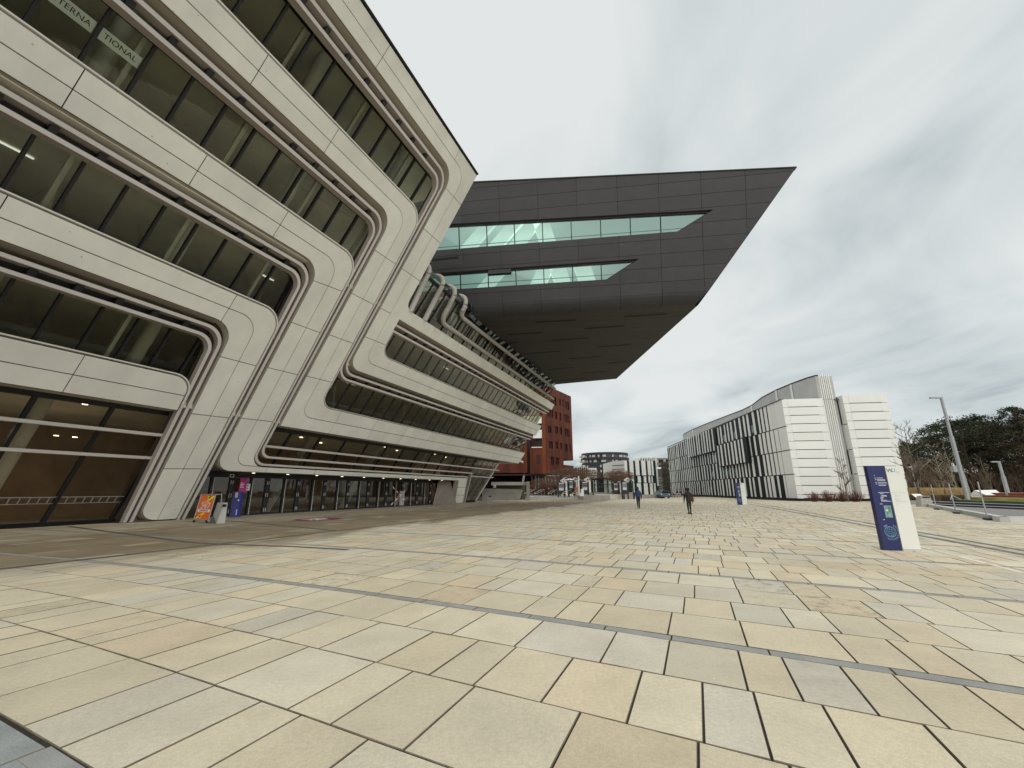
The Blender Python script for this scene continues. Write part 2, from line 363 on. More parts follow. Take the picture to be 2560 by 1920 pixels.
def arc_off(i, a):   # slight bow of the granite strips
    return .45*math.cos((a+7.5)*.17)-.12
rows = []; b = 1.31-4.03*3; i = -3
while b < 112:
    rows.append((b, 'strip', i)); bb = b+.17
    for k in range(4): rows.append((bb, 'row', i)); bb += .965
    b += 4.03; i += 1
def add_slab(mb, cols, a0, a1, b0, b1, i, tint, g=.006, dz=0):
    tl = random.uniform(-.0022, .0022); tk = random.uniform(-.0022, .0022)
    def p(a, bb, z): return AB(a, bb+arc_off(i, a), z)
    a0 += g; a1 -= g; b0 += g; b1 -= g; ch = .0045
    top = [p(a0+ch, b0+ch, dz+tl), p(a1-ch, b0+ch, dz-tl), p(a1-ch, b1-ch, dz+tk-tl), p(a0+ch, b1-ch, dz+tk+tl)]
    mid = [p(a0, b0, dz-.006), p(a1, b0, dz-.006), p(a1, b1, dz-.006), p(a0, b1, dz-.006)]
    bot = [q-V((0, 0, .03)) for q in mid]
    mb.add(top+mid+bot, [(0, 1, 2, 3)], 0); mb.add(top+mid+bot, [(4, 5, 1, 0), (5, 6, 2, 1), (6, 7, 3, 2), (7, 4, 0, 3), (8, 9, 5, 4), (9, 10, 6, 5), (10, 11, 7, 6), (11, 8, 4, 7)], 1)
    cols += [tint]*9
def finish(mb, cols, name, m, parent):
    me = mb.mesh(name); at_ = me.color_attributes.new('tint', 'FLOAT_COLOR', 'CORNER'); buf = []
    for p in me.polygons:
        buf += list(cols[p.index])*p.loop_total
    at_.data.foreach_set('color', buf); return link(name, me, parent, [m, DIRT])
slabs = []; strips = []
for (b0, kind, i) in rows:
    a = -62+random.random(); w1 = .965
    amin = max(-62, -26-b0*.1); amax = 66
    # rows only where the plaza is: stop at the building line and the far kerb
    a = -30+random.random()
    while a < 66:
        w = random.choice((.38, .46, .5, .58, .62, .66, .8, .92)) if kind == 'row' else random.uniform(.75, 1.0)
        P = AB(a+w/2, b0); 
        if P.y > -1.5 and (abs(P.x) < 6+1.3*P.y):
            if P.y < 100 and (EN.dot(P) < 47):
                (slabs if kind == 'row' else strips).append((P.length+abs(P.x)*.0, a, a+w, b0, b0+(.965 if kind == 'row' else .17), i))
        a += w
def dist_px(s):
    P = AB((s[1]+s[2])/2, s[3]+.4); vis = 0 if (P.y < 2.35 or abs(P.x)/(P.y*.9684+.3) > 1.32) else 1
    return (1-vis, P.length)
slabs.sort(key=dist_px); far_mb, far_c = MB(), []
dark_ids = {}
for n_, (d, a0, a1, b0, b1, i) in enumerate(slabs):
    tint = (random.random()**1.2, random.random(), random.random(), 1)
    if a1 < -3.2 and b0 < 1.4: continue
    if n_ < 285:
        mb, c = MB(), []; add_slab(mb, c, a0, a1, b0, b1, i, tint); finish(mb, c, 'slab', SLAB, pav)
    else: add_slab(far_mb, far_c, a0, a1, b0, b1, i, tint, g=.008 if d < 25 else .012)
o = finish(far_mb, far_c, 'distant_slabs', SLAB, pav); o['kind'] = 'stuff'
strips.sort(key=dist_px); mbs = MB(); cs_ = []
for n_, (d, a0, a1, b0, b1, i) in enumerate(strips):
    if a1 < -3.2 and abs(b0-1.31) < .1: continue
    if n_ < 60:
        mb, c = MB(), []; add_slab(mb, c, a0, a1, b0, b1, i, (0, 0, 0, 1), g=.006, dz=-.001); mb.build('granite_strip', [STRIPM, DIRT], pav)
    else: add_slab(mbs, cs_, a0, a1, b0, b1, i, (0, 0, 0, 1), g=.006, dz=-.001)
o = mbs.build('distant_granite_strips', [STRIPM, DIRT], pav); o['kind'] = 'stuff'
# bluish stone corner bottom left
for a in range(-14, -3):
    for bb in (.53, -.45):
        mb, c = MB(), []; x0 = a*1.0; 
        if x0+1 > -2.9: continue
        add_slab(mb, c, x0, x0+1.0, bb, bb+.93, 0, (0, 0, 0, 1), dz=-.002); mb.build('blue_stone_slab', [SETTM, DIRT], pav)
# dark drainage strip along the building, plus the second crossing strip
def strip_path(pts, w, z, name, m, e=None):
    mb = MB(); P = [V(p) for p in pts]
    for k in range(len(P)-1):
        t = (P[k+1]-P[k]).normalized(); nr = V((-t.y, t.x, 0))*w/2; zz_ = V((0, 0, z))
        mb.quad(P[k]-nr+zz_, P[k+1]-nr+zz_, P[k+1]+nr+zz_, P[k]+nr+zz_)
    o = mb.build(name, m); o['kind'] = 'structure'; return o
DRAIN = noisy('drain_stone', (.10, .095, .085), .8, .2, 4, fine=.2)
strip_path([AB(-13.5, b_) for b_ in range(-4, 78, 2)], .24, .004, 'drain_strip', DRAIN)
strip_path([AB(-26.5, 10.2), AB(-22, 9.6), AB(-18, 9.1), AB(-15, 8.7), AB(-13.5, 8.75), AB(-11, 9.25), AB(-9, 9.4)], .2, .0045, 'crossing_strip', DRAIN)
strip_path([AB(-24, 15.4), AB(-19, 14.6), AB(-13.5, 13.4)], .2, .0045, 'crossing_strip', DRAIN)
# tram-like pair of dark channels and the white tactile line at right
A1, A2 = gp(1960, 1262), gp(2560, 1378); B1, B2 = gp(1950, 1266), gp(2560, 1387)
CH = noisy('channel_stone', (.13, .13, .125), .7, .2, 3, fine=.15)
def strip_on(p, q, w, m, z=.004, nm='drain_channel'):
    d = (q-p).normalized(); return strip_path([p-d*14, q+d*14], w, z, nm, m)
strip_on(gp(1865, 1254), gp(2560, 1377), .20, CH); strip_on(gp(1850, 1256), gp(2560, 1387), .24, CH)
WL = noisy('tactile_line_white', (.74, .71, .62), .7, .08, 3)
p, q = gp(1968, 1280), gp(2560, 1433); d = (q-p)
for k in range(26):
    t0, t1 = k/26*1.25-.1, (k+.86)/26*1.25-.1
    tt = lambda t: p+d*t
    strip_path([tt(t0), tt(t1)], .09 if k % 5 else .06, .004, 'tactile_line', WL)
# magenta floor sticker with white arrow marks
MAG = mat('magenta_print', (.22, .03, .12), .5)
st = empty('floor_sticker', gp(833, 1300), 'magenta floor sticker with white arrow marks in front of the glass doors', 'floor sticker'); st['_w'] = 1
c0 = gp(796, 1298); e1 = V((.85, -.1, 0)); e2 = V((-.1, .42, 0))
ell = [c0+EN*(1.15*math.cos(t))+EH*(1.35*math.sin(t)) for t in [2*math.pi*k/24 for k in range(24)]]
MB().add([v+V((0, 0, .007)) for v in ell], [tuple(range(24))]).build('sticker_disc', MAG, st)
WHT = mat('white_print', (.85, .85, .85), .5)
mb = MB()
def fl(a0, a1, b0, b1): mb.quad(*[c0+EN*a+EH*b_+V((0, 0, .011)) for a, b_ in ((a0, b0), (a1, b0), (a1, b1), (a0, b1))])
fl(-.8, .1, -.55, -.38); fl(-.2, .2, -.25, .5); fl(.3, .5, -.9, .3); fl(.0, .75, -.75, -.6); fl(-.55, -.3, -.2, .35)
mb.build('white_arrow', WHT, st)
# ================================================================== LIBRARY, WHITE INCLINED FACADE
TH = math.radians(22.2); Hd = V((math.sin(TH), math.cos(TH), 0)); Nd = V((math.cos(TH), -math.sin(TH), 0))
LEAN = math.tan(math.radians(34.3)); D0 = -26.2; SY = 1/math.cos(math.radians(34.3))
def FP(u, z, e=0.0): return Hd*u+Nd*(D0+LEAN*z+e)+V((0, 0, z))
LIB = root('library_building', FP(15, 0), 'huge pale concrete library with leaning ribbon facade and long dark window bands', 'building')
cdL = lambda z: 13.34-.095*z
cdR = lambda z: 15.14-.0846*z
bcL = lambda z: 15.775-.0833*z
bcR = lambda z: 17.67-.0844*z
abL = lambda z: 18.25-.078*z
abR = lambda z: 20.23-.0863*z
tpL = lambda z: 20.79-.08*z
tpR = lambda z: 22.90-.0905*z
UL, UR = -7.0, 57.8
def cuts_v(us, z0, z1): return [[(u, z0-.05), (u, z1+.05)] for u in us]
jl = [0.6+3.72*k for k in range(-2, 4)] + [15.5]
jr = [21.62+3.77*k for k in range(1, 10)]
def cross(fl, fr, z, dz=.05): return [(fl(z)-.3, z-dz), (fr(z)+.3, z+dz)]
F = lambda p: fillet(p, True, 9, SY)
G = lambda p: fillet(p, False, 9, SY)
mid = lambda a, b: (lambda z: (a(z)+b(z))/2)
m_cd, m_bc, m_ab, m_tp = mid(cdL, cdR), mid(bcL, bcR), mid(abL, abR), mid(tpL, tpR)
bands = []
# P5
o5 = F([(UL, 5.35), (cdL(5.35)-.66, 5.35), (cdL(6.79)-.66, 6.79, .85), (UL, 6.79)])
bands.append((o5, [[(UL-.1, 6.03), (13, 6.03)]]+cuts_v(jl[:5], 5.3, 6.85)))
ocd = F([(UL, 9.43), (cdL(9.43), 9.43, 1.1), (cdL(.05), .05, .9), (cdR(.05), .05), (cdR(10.62), 10.62, 1.15), (UL, 10.62)])
bands.append((ocd, [G([(UL-.1, 10.0), (m_cd(10.0), 10.0, 1.05), (m_cd(0), -.05)])]+[[(u, 9.3), (u, 10.7)] for u in jl[:4]]+[[(11.75, 9.3), (11.75, 10.7)], [(13.3, 10.1), (13.0, 10.7)], cross(cdL, cdR, 2.68), cross(cdL, cdR, 5.34), [(cdL(8)-.3, 8.0), (cdR(8)+.3, 8.05)]]))
obc = F([(UL, 13.3), (bcL(13.3), 13.3, 1.1), (bcL(2.66), 2.66, 1.0), (43.35, 2.66, .15), (45.75, .03), (47.65, .03), (44.95, 2.98, .35), (bcR(2.98), 2.98, 1.0), (bcR(14.48), 14.48, 1.15), (UL, 14.48)])
bands.append((obc, [G([(UL-.1, 13.86), (m_bc(13.86), 13.86, 1.05), (m_bc(3.0), 3.02, .8), (18.8, 2.99)])]+[[(u, 13.2), (u, 14.6)] for u in jl[:6]]+[cross(bcL, bcR, 5.5), cross(bcL, bcR, 8.16), cross(bcL, bcR, 10.5), cross(bcL, bcR, 12.7, .15), [(16.9, 2.6), (16.9, 3.05)]]+[[(u, 2.6), (u, 3.1)] for u in [18.7+3.77*k for k in range(7)]]+[[(43.6, 1.9), (46.6, 1.9)], [(44.4, 1.0), (47.5, 1.0)]]))
oab = F([(UL, 17.18), (abL(17.18), 17.18, 1.1), (abL(5.38), 5.38), (UR, 5.38), (UR, 6.86), (abR(6.86), 6.86, 1.0), (abR(18.31), 18.31, 1.15), (UL, 18.31)])
bands.append((oab, [G([(UL-.1, 17.7), (m_ab(17.7), 17.7, 1.05), (m_ab(6.1), 6.1, .9), (UR+.1, 6.1)])]+[[(u, 17.1), (u, 18.4)] for u in jl[:6]]+cuts_v(jr+[21.66], 5.3, 6.95)+[cross(abL, abR, 8.3), cross(abL, abR, 10.67), cross(abL, abR, 13.0), cross(abL, abR, 15.4)]))
otp = F([(UL, 21.1), (tpL(21.1), 21.1, 1.1), (tpL(9.4), 9.4, .95), (UR, 9.4), (UR, 10.72), (tpR(10.72), 10.72, 1.0), (tpR(13.05), 13.05), (UR, 13.05), (UR, 13.8), (tpR(13.8), 13.8, .7), (tpR(22.17), 22.17), (UL, 22.17)])
bands.append((otp, [G([(UL-.1, 21.6), (m_tp(21.6), 21.6, 1.05), (m_tp(10.05), 10.05, .9), (UR+.1, 10.05)])]+[[(u, 21.0), (u, 22.3)] for u in jl[:6]]+cuts_v(jr, 9.3, 10.8)+cuts_v([u+.1 for u in jr], 13.0, 13.85)+[[(18.6, 21.3), (18.5, 22.3)]]+[cross(tpL, tpR, z_) for z_ in (11.35, 13.1, 15.5, 17.9, 20.3)]))
for ol, cuts in bands:
    panel_objs(cells(ol, cuts), FP, -.035, 0, .016, 'panel', CONC, LIB)
    mb = MB(); cs = cells(ol, [])
    for gcell in cs:
        for f in gcell: mb.add([FP(p[0], p[1], -.03) for p in f], [(0, 1, 2)], 0)
    n = len(ol)
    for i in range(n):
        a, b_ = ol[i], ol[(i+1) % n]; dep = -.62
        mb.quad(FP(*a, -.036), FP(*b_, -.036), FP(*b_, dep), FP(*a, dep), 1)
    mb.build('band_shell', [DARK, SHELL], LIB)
# sill trims (black gap then white strip) along the upper edges of the left bands, lower edges of the right windows
def offs(path, d):
    P = [V((x, y*SY)) for x, y in path]; o = []
    for i, p in enumerate(P):
        t = (P[min(i+1, len(P)-1)]-P[max(i-1, 0)]).normalized(); o.append((p.x-t.y*d, (p.y+t.x*d)/SY))
    return o
for fR, zt, zl in ((lambda z: cdL(z)-.66, 6.79, 5.5), (cdR, 10.62, .1), (bcR, 14.48, 4.0), (abR, 18.31, 8.0)):
    rr = .85 if zt < 7 else 1.15
    pth = G([(UL, zt), (fR(zt), zt, rr), (fR(zl), zl)])
    ribbon(offs(pth, .10), .055, -.22, -.02, FP, 'sill_trim', [TRIM, TRIM], LIB, SY)
for fR, z0 in ((abR, 6.86), (tpR, 10.72)):
    pth = G([(fR(z0+1.6), z0+1.6), (fR(z0), z0, 1.0), (UR, z0)])
    ribbon(offs(pth, .07), .035, -.2, -.02, FP, 'sill_trim', [TRIM, TRIM], LIB, SY)
# dark sheets behind the fins, standing in for the shade inside the diagonal grooves
for fl, z0, z1 in ((cdL, -.0, 10.5), (bcL, -.0, 14.3), (abL, 2.5, 18.2), (tpL, 8.0, 22.0)):
    mb = MB(); zs = [z0+(z1-z0)*k/6 for k in range(7)]
    for a, b_ in zip(zs, zs[1:]): mb.quad(FP(fl(a)-.72, a, -.42), FP(fl(b_)-.72, b_, -.42), FP(fl(b_)+.05, b_, -.42), FP(fl(a)+.05, a, -.42))
    mb.build('slot_shade', SLOT, LIB)
# twin fins
r1, r2 = -.20, -.47
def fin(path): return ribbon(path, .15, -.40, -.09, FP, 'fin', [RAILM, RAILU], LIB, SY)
for fl, zb, ze in ((cdL, 9.43, .02), (bcL, 13.3, -.0)):
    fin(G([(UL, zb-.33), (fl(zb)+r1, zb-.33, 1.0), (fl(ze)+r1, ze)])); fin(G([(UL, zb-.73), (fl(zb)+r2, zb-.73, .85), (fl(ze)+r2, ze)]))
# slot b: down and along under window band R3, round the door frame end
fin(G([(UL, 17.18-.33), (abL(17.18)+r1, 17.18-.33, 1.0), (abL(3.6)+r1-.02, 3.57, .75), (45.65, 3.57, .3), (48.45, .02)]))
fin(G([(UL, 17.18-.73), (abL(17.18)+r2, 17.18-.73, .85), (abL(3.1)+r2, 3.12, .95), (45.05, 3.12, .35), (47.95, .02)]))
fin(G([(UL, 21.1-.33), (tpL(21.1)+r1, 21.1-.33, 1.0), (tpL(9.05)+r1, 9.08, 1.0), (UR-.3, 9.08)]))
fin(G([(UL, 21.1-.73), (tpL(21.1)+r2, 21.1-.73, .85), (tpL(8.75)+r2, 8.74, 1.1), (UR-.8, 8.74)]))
for dz, ue in ((.33, UR-.3), (.70, UR-.8)): fin([(tpR(13.05-dz)-.12, 13.05-dz), (ue, 13.05-dz)])
# brackets between the fins
def bracket(u, z0, z1, w=.22):
    MB().box(u-w/2, u+w/2, z0, z1, -.42, -.16, 0, lambda a, b_, c: FP(a, b_, c)).build('bracket', BLACKM, LIB)
for zb, umax in ((9.43, 11.6), (13.3, 13.9), (17.18, 15.9), (21.1, 17.6)):
    k = -5
    while True:
        u = .75+1.2325*k; k += 1
        if u > umax: break
        if u > 0.4: bracket(u, zb-.67, zb-.40)
for zb, u0 in ((9.4, 21.3), (13.05, 23.3)):
    k = 0
    while u0+1.2325*k < 56.5: bracket(u0+1.2325*k, zb-.66, zb-.40, .16); k += 1
# windows: panes and mullions
GE = -.66
def strip_windows(zb, zt, u0, u1, pitch, ph, gm=GLASS, mw=.09, fins=True, lam=.13):
    ks = [ph+pitch*k for k in range(-40, 80) if u0 < ph+pitch*k < u1]; us = [u0]+ks+[u1]
    for a, b_ in zip(us, us[1:]):
        if b_-a < .05: continue
        MB().quad(FP(a, zb-.25, GE), FP(b_, zb-.25, GE), FP(b_, zt+.25, GE), FP(a, zt+.25, GE)).build('window_pane', gm, LIB)
    for i, u in enumerate(ks):
        MB().box(u-mw/2, u+mw/2, zb-.2, zt+.2, GE-.10, GE+lam, 0, FP).build('mullion', BLACKM, LIB)
        if fins and i % 3 == 1: MB().box(u-.30, u-.16, zb-.1, zt+.2, GE-.45, GE-.25, 0, FP).build('inner_post', COLW, LIB)
    MB().box(u0, u1, zt-.02, zt+.2, GE-.12, GE+.12, 0, FP).build('head_frame', BLACKM, LIB)
    MB().box(u0, u1, zb-.25, zb-.08, GE-.12, GE+.12, 0, FP).build('sill_frame', BLACKM, LIB)
strip_windows(6.79, 8.9, UL, 12.6, 1.2325, .55); strip_windows(10.62, 12.75, UL, 14.9, 1.2325, .55, mw=.085)
strip_windows(14.48, 16.6, UL, 17.2, 1.2325, .55); strip_windows(18.31, 20.5, UL, 19.6, 1.2325, .55)
strip_windows(6.86, 8.8, 18.7, UR-.5, 1.2325, .55, GLASSR, mw=.12, fins=False, lam=.02); strip_windows(10.72, 12.45, 21.1, UR-.6, 1.2325, .55, GLASSR, mw=.12, fins=False, lam=.02)
# ground floor glazing left of the slanted foot and above the entrance
GE = -.80
strip_windows(.28, 5.2, UL, 13.0, 2.46, .25, GLASSG, .13, False)
GE = -.80
strip_windows(3.2, 5.2, 16.4, 46.5, 2.40, 17.06, GLASSG, .12, False, .06)
strip_windows(.28, 5.2, 46.5, 52.6, 1.55, 48.0, GLASSR, .08, False, .02)
MB().box(52.5, 52.75, .0, 5.4, -1.0, -.7, 0, FP).build('end_post', RAILM, LIB)
for z_, u0, u1 in ((4.22, UL, 12.35), (3.14, UL, 12.75), (4.22, 17.55, 53.3), (3.25, 46.0, 52.9)):
    MB().box(u0, u1, z_-.065, z_+.065, -.60, -.35, 0, FP).build('facade_bar', RAILM, LIB)
MB().box(UL, 13.2, -.02, .10, -1.1, -.66, 0, FP).build('plinth', DARK, LIB)
# roof cap and core of the building
MB().box(UL-1, tpR(22.2), 22.19, 22.26, -22, .06, 0, FP).build('roof_edge', DARK, LIB)
GE = -.66
# interiors
def slab_(u0, u1, z0, z1, e1=-.80, depth=17):
    MB().box(u0, u1, z0, z1, -depth, e1, 0, lambda u, z, e: Hd*u+Nd*(D0+LEAN*z1+e)+V((0, 0, z))).build('floor_slab', CEIL, LIB)
for z0, z1, u1 in ((5.55, 6.5, 57), (9.6, 10.4, 57), (13.25, 14.2, 57), (17.4, 18.05, 21), (21.2, 22.1, 20.6)): slab_(UL, u1, z0, z1)
for z0, z1, u1 in ((6.5, 9.6, 57), (10.4, 13.25, 57), (14.2, 17.4, 21.2), (18.05, 21.2, 20.8)):
    MB().box(UL, u1, z0, z1, -8.6, -8.3, 0, lambda u, z, e: Hd*u+Nd*(D0+LEAN*z0+e)+V((0, 0, z))).build('back_wall', IWALL, LIB)
    for k in range(int((u1-UL)/9)):
        uu = UL+4+9*k
        MB().box(uu, uu+.2, z0, z1, -8.3, -3.2, 0, lambda u, z, e: Hd*u+Nd*(D0+LEAN*z0+e)+V((0, 0, z))).build('partition', IWALL, LIB)
MB().box(UL, 57, 0, 5.55, -9.6, -9.3, 0, lambda u, z, e: Hd*u+Nd*(D0+e)+V((0, 0, z))).build('back_wall', IBROWN, LIB)
MB().box(UL-.5, UL, 0, 22, -22, .0, 0, FP).build('end_wall', IWALL, LIB)
mb = MB(); mb.box(56.9, 57.3, 5.4, 13.8, -14, -.8, 0, FP); mb.build('end_wall', GLASS, LIB)
MB().box(52.4, 52.55, 0, 5.4, -9, -.9, 0, FP).build('end_glazing', GLASSG, LIB)
MB().quad(FP(52.5, 5.37, 0), FP(57.7, 5.37, 0), FP(57.7, 5.37, -9), FP(52.5, 5.37, -9)).build('overhang_soffit', SHELL, LIB)
MB().quad(*[Hd*u+Nd*n_+V((0, 0, .002)) for u, n_ in ((UL, -40), (58, -40), (58, -27.0), (UL, -27.0))]).build('interior_floor', IFLOOR, LIB)
for u0, e0_, z0, z1 in ((8.4, -2.3, 0, 5.5), (1.2, -2.3, 0, 5.5), (22.5, -2.6, 0, 5.5), (30, -2.6, 0, 5.5), (37.5, -2.6, 0, 5.5), (45, -2.6, 0, 5.5),
                       (3.2, -1.9, 10.4, 13.3), (9.5, -1.9, 10.4, 13.3), (10.2, -1.8, 6.4, 9.6), (3.6, -1.9, 6.4, 9.6), (4.9, -1.9, 14.2, 17.4), (12.2, -1.9, 14.2, 17.4), (10.5, -1.9, 18, 21.3), (16.6, -1.9, 18, 21.3)):
    MB().tube([FP(u0, z0, e0_), FP(u0, z1, e0_)], .27, 14).build('slanted_column', COLW, LIB, True)
for k in range(13):
    u = -3+k*4.3+random.uniform(-.8, .8); e_ = random.choice((-3.4, -4.6, -6.2))
    if 13.2 < u < 16.5: continue
    c_ = Hd*u+Nd*(D0+LEAN*5.5+e_)+V((0, 0, 5.53))
    MB().tube([c_, c_-V((0, 0, .03))], .11, 10).build('downlight', LAMP, LIB)
for (u, e_, z_) in ((6.1, -2.6, 4.3), (7.2, -3.8, 4.0), (7.6, -5.0, 3.9), (5.2, -5.0, 3.8), (10.3, -5, 4.2), (11.0, -5, 4.2), (8.6, -3.3, 4.6)):
    c_ = Hd*u+Nd*(D0+LEAN*z_+e_)+V((0, 0, z_)); MB().tube([c_, c_-V((0, 0, .03))], .09, 10).build('downlight', LAMP, LIB)
for z_ in (9.57, 13.22):
    for k in range(2 if z_ > 14 else 4):
        u = 4.1+k*(9.7 if z_ < 14 else 7.1)
        MB().box(u, u+.9, z_-.03, z_, -3.6, -3.54, 0, lambda u, z, e: Hd*u+Nd*(D0+LEAN*z_+e)+V((0, 0, z))).build('ceiling_lamp', CEILL, LIB)
for k, (u, e_) in enumerate(((7.0, -4.5), (10.6, -5.0), (24, -4.0), (34, -4.0))):      # the lit downlights
    ld_ = bpy.data.lights.new('downlight_glow', 'AREA'); ld_.energy = 22; ld_.size = .5; ld_.color = (1, .84, .62)
    lo = bpy.data.objects.new('downlight_glow', ld_); COL.objects.link(lo); lo.location = Hd*u+Nd*(D0+LEAN*4+e_)+V((0, 0, 4.3))
# hand rail inside the ground floor glass
mb = MB(); fv = lambda u, z, e: Hd*u+Nd*(D0-.0+e)+V((0, 0, z))
mb.box(UL, 12.5, 1.27, 1.31, -.75, -.71, 0, lambda u, z, e: FP(u, z, e)); mb.box(UL, 12.55, 1.0, 1.03, -.75, -.71, 0, FP); mb.build('inside_rail', GALV, LIB)
for k in range(70):
    u = UL+.3*k
    if 3 < u < 12.4: MB().box(u, u+.03, 1.03, 1.27, -.745, -.715, 0, FP).build('rail_baluster', GALV, LIB)
# INTERNATIONAL sign behind the second window band
SIGN = mat('glowing_pale_board', (.62, .66, .58), .6, emit=(.5, .55, .48), es=.12)  # board given a faint glow of its own, though it is no lamp
m_up = (Nd*LEAN+V((0, 0, 1))).normalized(); nrm = Hd.cross(m_up)
for s, u0, u1 in (('INTERNA', 2.98, 4.17), ('TIONAL', 4.30, 5.40)):
    MB().quad(FP(u0, 15.72, -.74), FP(u1, 15.72, -.74), FP(u1, 16.05, -.74), FP(u0, 16.05, -.74)).build('sign_board', SIGN, LIB)
    o = text_mesh(s, .245, 'sign_text', BLACKM, LIB, frame(FP((u0+u1)/2, 15.88, -.725), Hd, m_up, nrm) @ Matrix.Scale(1.0, 4))
# ---- entrance: vertical glazed door wall under the lintel
DP = -26.75
def DF(u, z, e=0): return Hd*u+Nd*(DP+e)+V((0, 0, z))
MB().quad(Hd*13.5+Nd*(D0+LEAN*2.66-.05)+V((0, 0, 2.665)), Hd*45+Nd*(D0+LEAN*2.66-.05)+V((0, 0, 2.665)), Hd*45+Nd*(DP-.3)+V((0, 0, 2.665)), Hd*13.5+Nd*(DP-.3)+V((0, 0, 2.665))).build('entrance_soffit', BLACKM, LIB)
for k in range(10): 
    c_ = Hd*(18.8+2.53*k)+Nd*(DP+1.2)+V((0, 0, 2.66)); MB().tube([c_, c_-V((0, 0, .02))], .09, 10).build('soffit_spot', LAMP, LIB)
MB().box(13.2, 45.2, 2.38, 2.66, -.08, .08, 0, DF).build('door_header', BLACKM, LIB)
k = 0; u = 19.59-2.53
while u < 43:
    # posts
    MB().box(u-.07, u+.07, 0, 2.4, -.07, .07, 0, DF).build('door_post', BLACKM, LIB)
    MB().box(u+1.06, u+1.38, 0, 2.4, -.05, .06, 0, DF).build('door_centre_stile', BLACKM, LIB)
    MB().box(u+.075, u+.10, .05, 2.33, .06, .09, 0, DF).build('door_edge_strip', TRIM, LIB)
    for a, b_ in ((u+.1, u+1.06), (u+1.38, u+2.43)):
        MB().box(a, b_, 0, .14, -.03, .03, 0, DF).build('door_bottom_rail', BLACKM, LIB)
        MB().quad(DF(a, .14), DF(b_, .14), DF(b_, 2.38), DF(a, 2.38)).build('door_pane', GLASSD, LIB)
    for uu in (u+1.14, u+1.27):
        for z0 in (.18, 1.15, 1.95):
            MB().tube([DF(uu, z0, .09), DF(uu, z0+.24, .09)], .014, 6).build('door_handle', TRIM, LIB)
    # barrier rails seen behind the doors
    mb = MB()
    pr = [DF(u+.12, .70, -.5), DF(u+.38, 1.12, -.5), DF(u+2.1, 1.12, -.5), DF(u+2.38, .70, -.5)]; mb.tube(pr, .018, 5)
    pr = [DF(u+.12, .50, -.5), DF(u+.40, .84, -.5), DF(u+2.08, .84, -.5), DF(u+2.38, .50, -.5)]; mb.tube(pr, .016, 5)
    for j in range(7): mb.tube([DF(u+.45+j*.26, .84, -.5), DF(u+.45+j*.26, 1.12, -.5)], .02, 4)
    mb.build('inside_barrier', GALV, LIB); u += 2.53; k += 1
for a, b_ in ((13.6, 17.0), (42.4, 45.6)): MB().quad(DF(a, .05, -.02), DF(b_, .05, -.02), DF(b_, 2.38, -.02), DF(a, 2.38, -.02)).build('side_pane', GLASSD, LIB)
# grey triangular lining at the right end of the entrance
MB().add([DF(41.2, .0, .35), DF(45.6, .0, .9), DF(43.5, 2.6, 1.2), DF(42.0, 2.6, .5)], [(0, 1, 2, 3)]).build('entrance_end_panel', noisy('panel_taupe', (.26, .23, .2), .8, .08, .6), LIB)
mb = MB(); mb.tube([DF(39.9, 2.5, .1), DF(41.0, 2.3, .2), DF(42.6, .0, .5)], .05, 6); mb.build('slanted_frame', BLACKM, LIB)
# red and white tape cross on one door
TAPE = mat('red_tape', (.5, .04, .03), .5)
for (a, za, b_, zb) in ((34.3, 1.9, 36.6, .45), (34.2, .2, 36.7, 1.75)):
    for j in range(8):
        t0, t1 = j/8, (j+1)/8; q = lambda t, dz: DF(a+(b_-a)*t, za+(zb-za)*t+dz, .1)
        MB().quad(q(t0, -.05), q(t1, -.05), q(t1, .05), q(t0, .05)).build('barrier_tape', TAPE if (j % 2) else WHT, LIB)
MB().box(35.55, 36.3, .1, 1.5, .06, .08, 0, DF).build('door_notice', mat('grey_notice', (.35, .36, .37), .6), LIB)
# notices at the first door
MB().box(18.62, 19.10, 1.44, 2.37, .30, .32, 0, DF).build('magenta_poster', mat('magenta_poster', (.52, .035, .24), .5), LIB)
for z_, w_ in ((2.03, .18), (1.95, .26), (1.87, .16), (1.78, .24)): MB().box(18.67, 18.67+w_, z_-.022, z_+.022, .322, .324, 0, DF).build('poster_print', WHT, LIB)
MB().box(19.08, 19.40, 1.57, 1.99, .22, .235, 0, DF).build('white_notice', WHT, LIB)
for z_ in (1.88, 1.70): MB().box(19.17, 19.30, z_-.05, z_+.05, .236, .238, 0, DF).build('notice_print', mat('grey_print', (.3, .3, .3), .6), LIB)
MB().box(18.05, 18.32, 2.38, 2.58, .02, .1, 0, DF).build('green_exit_box', TRIM, LIB)
MB().box(18.10, 18.27, 2.42, 2.54, .101, .104, 0, DF).build('exit_box_print', BLACKM, LIB)
# ---- upper right glazing under the black volume, with curved tubes
def TOPG(u, z, e=0): return FP(u, z, e)
us = [21.3+1.75*k for k in range(20) if 21.3+1.75*k < 56]
GE = -.35
for a, b_ in zip(us, us[1:]):
    MB().quad(FP(a, 13.75, GE), FP(b_, 13.75, GE), FP(b_, 16.15, GE), FP(a, 16.15, GE)).build('window_pane', GLASSR, LIB)
    MB().box(a-.03, a+.03, 13.8, 16.2, GE-.05, GE+.1, 0, FP).build('mullion', BLACKM, LIB)
    # curved top panes left of the black volume
    if a < 29:
        prof = [(16.15, -.35), (16.5, -.42), (16.8, -.65), (17.0, -1.0), (17.08, -1.5)]
        mb = MB()
        for p_, q_ in zip(prof, prof[1:]): mb.quad(FP(a+.03, *p_), FP(b_-.03, *p_), FP(b_-.03, *q_), FP(a+.03, *q_))
        mb.build('curved_pane', GLASST, LIB)
MB().box(21.3, 29, 16.1, 16.2, -.5, -.2, 0, FP).build('transom', BLACKM, LIB)
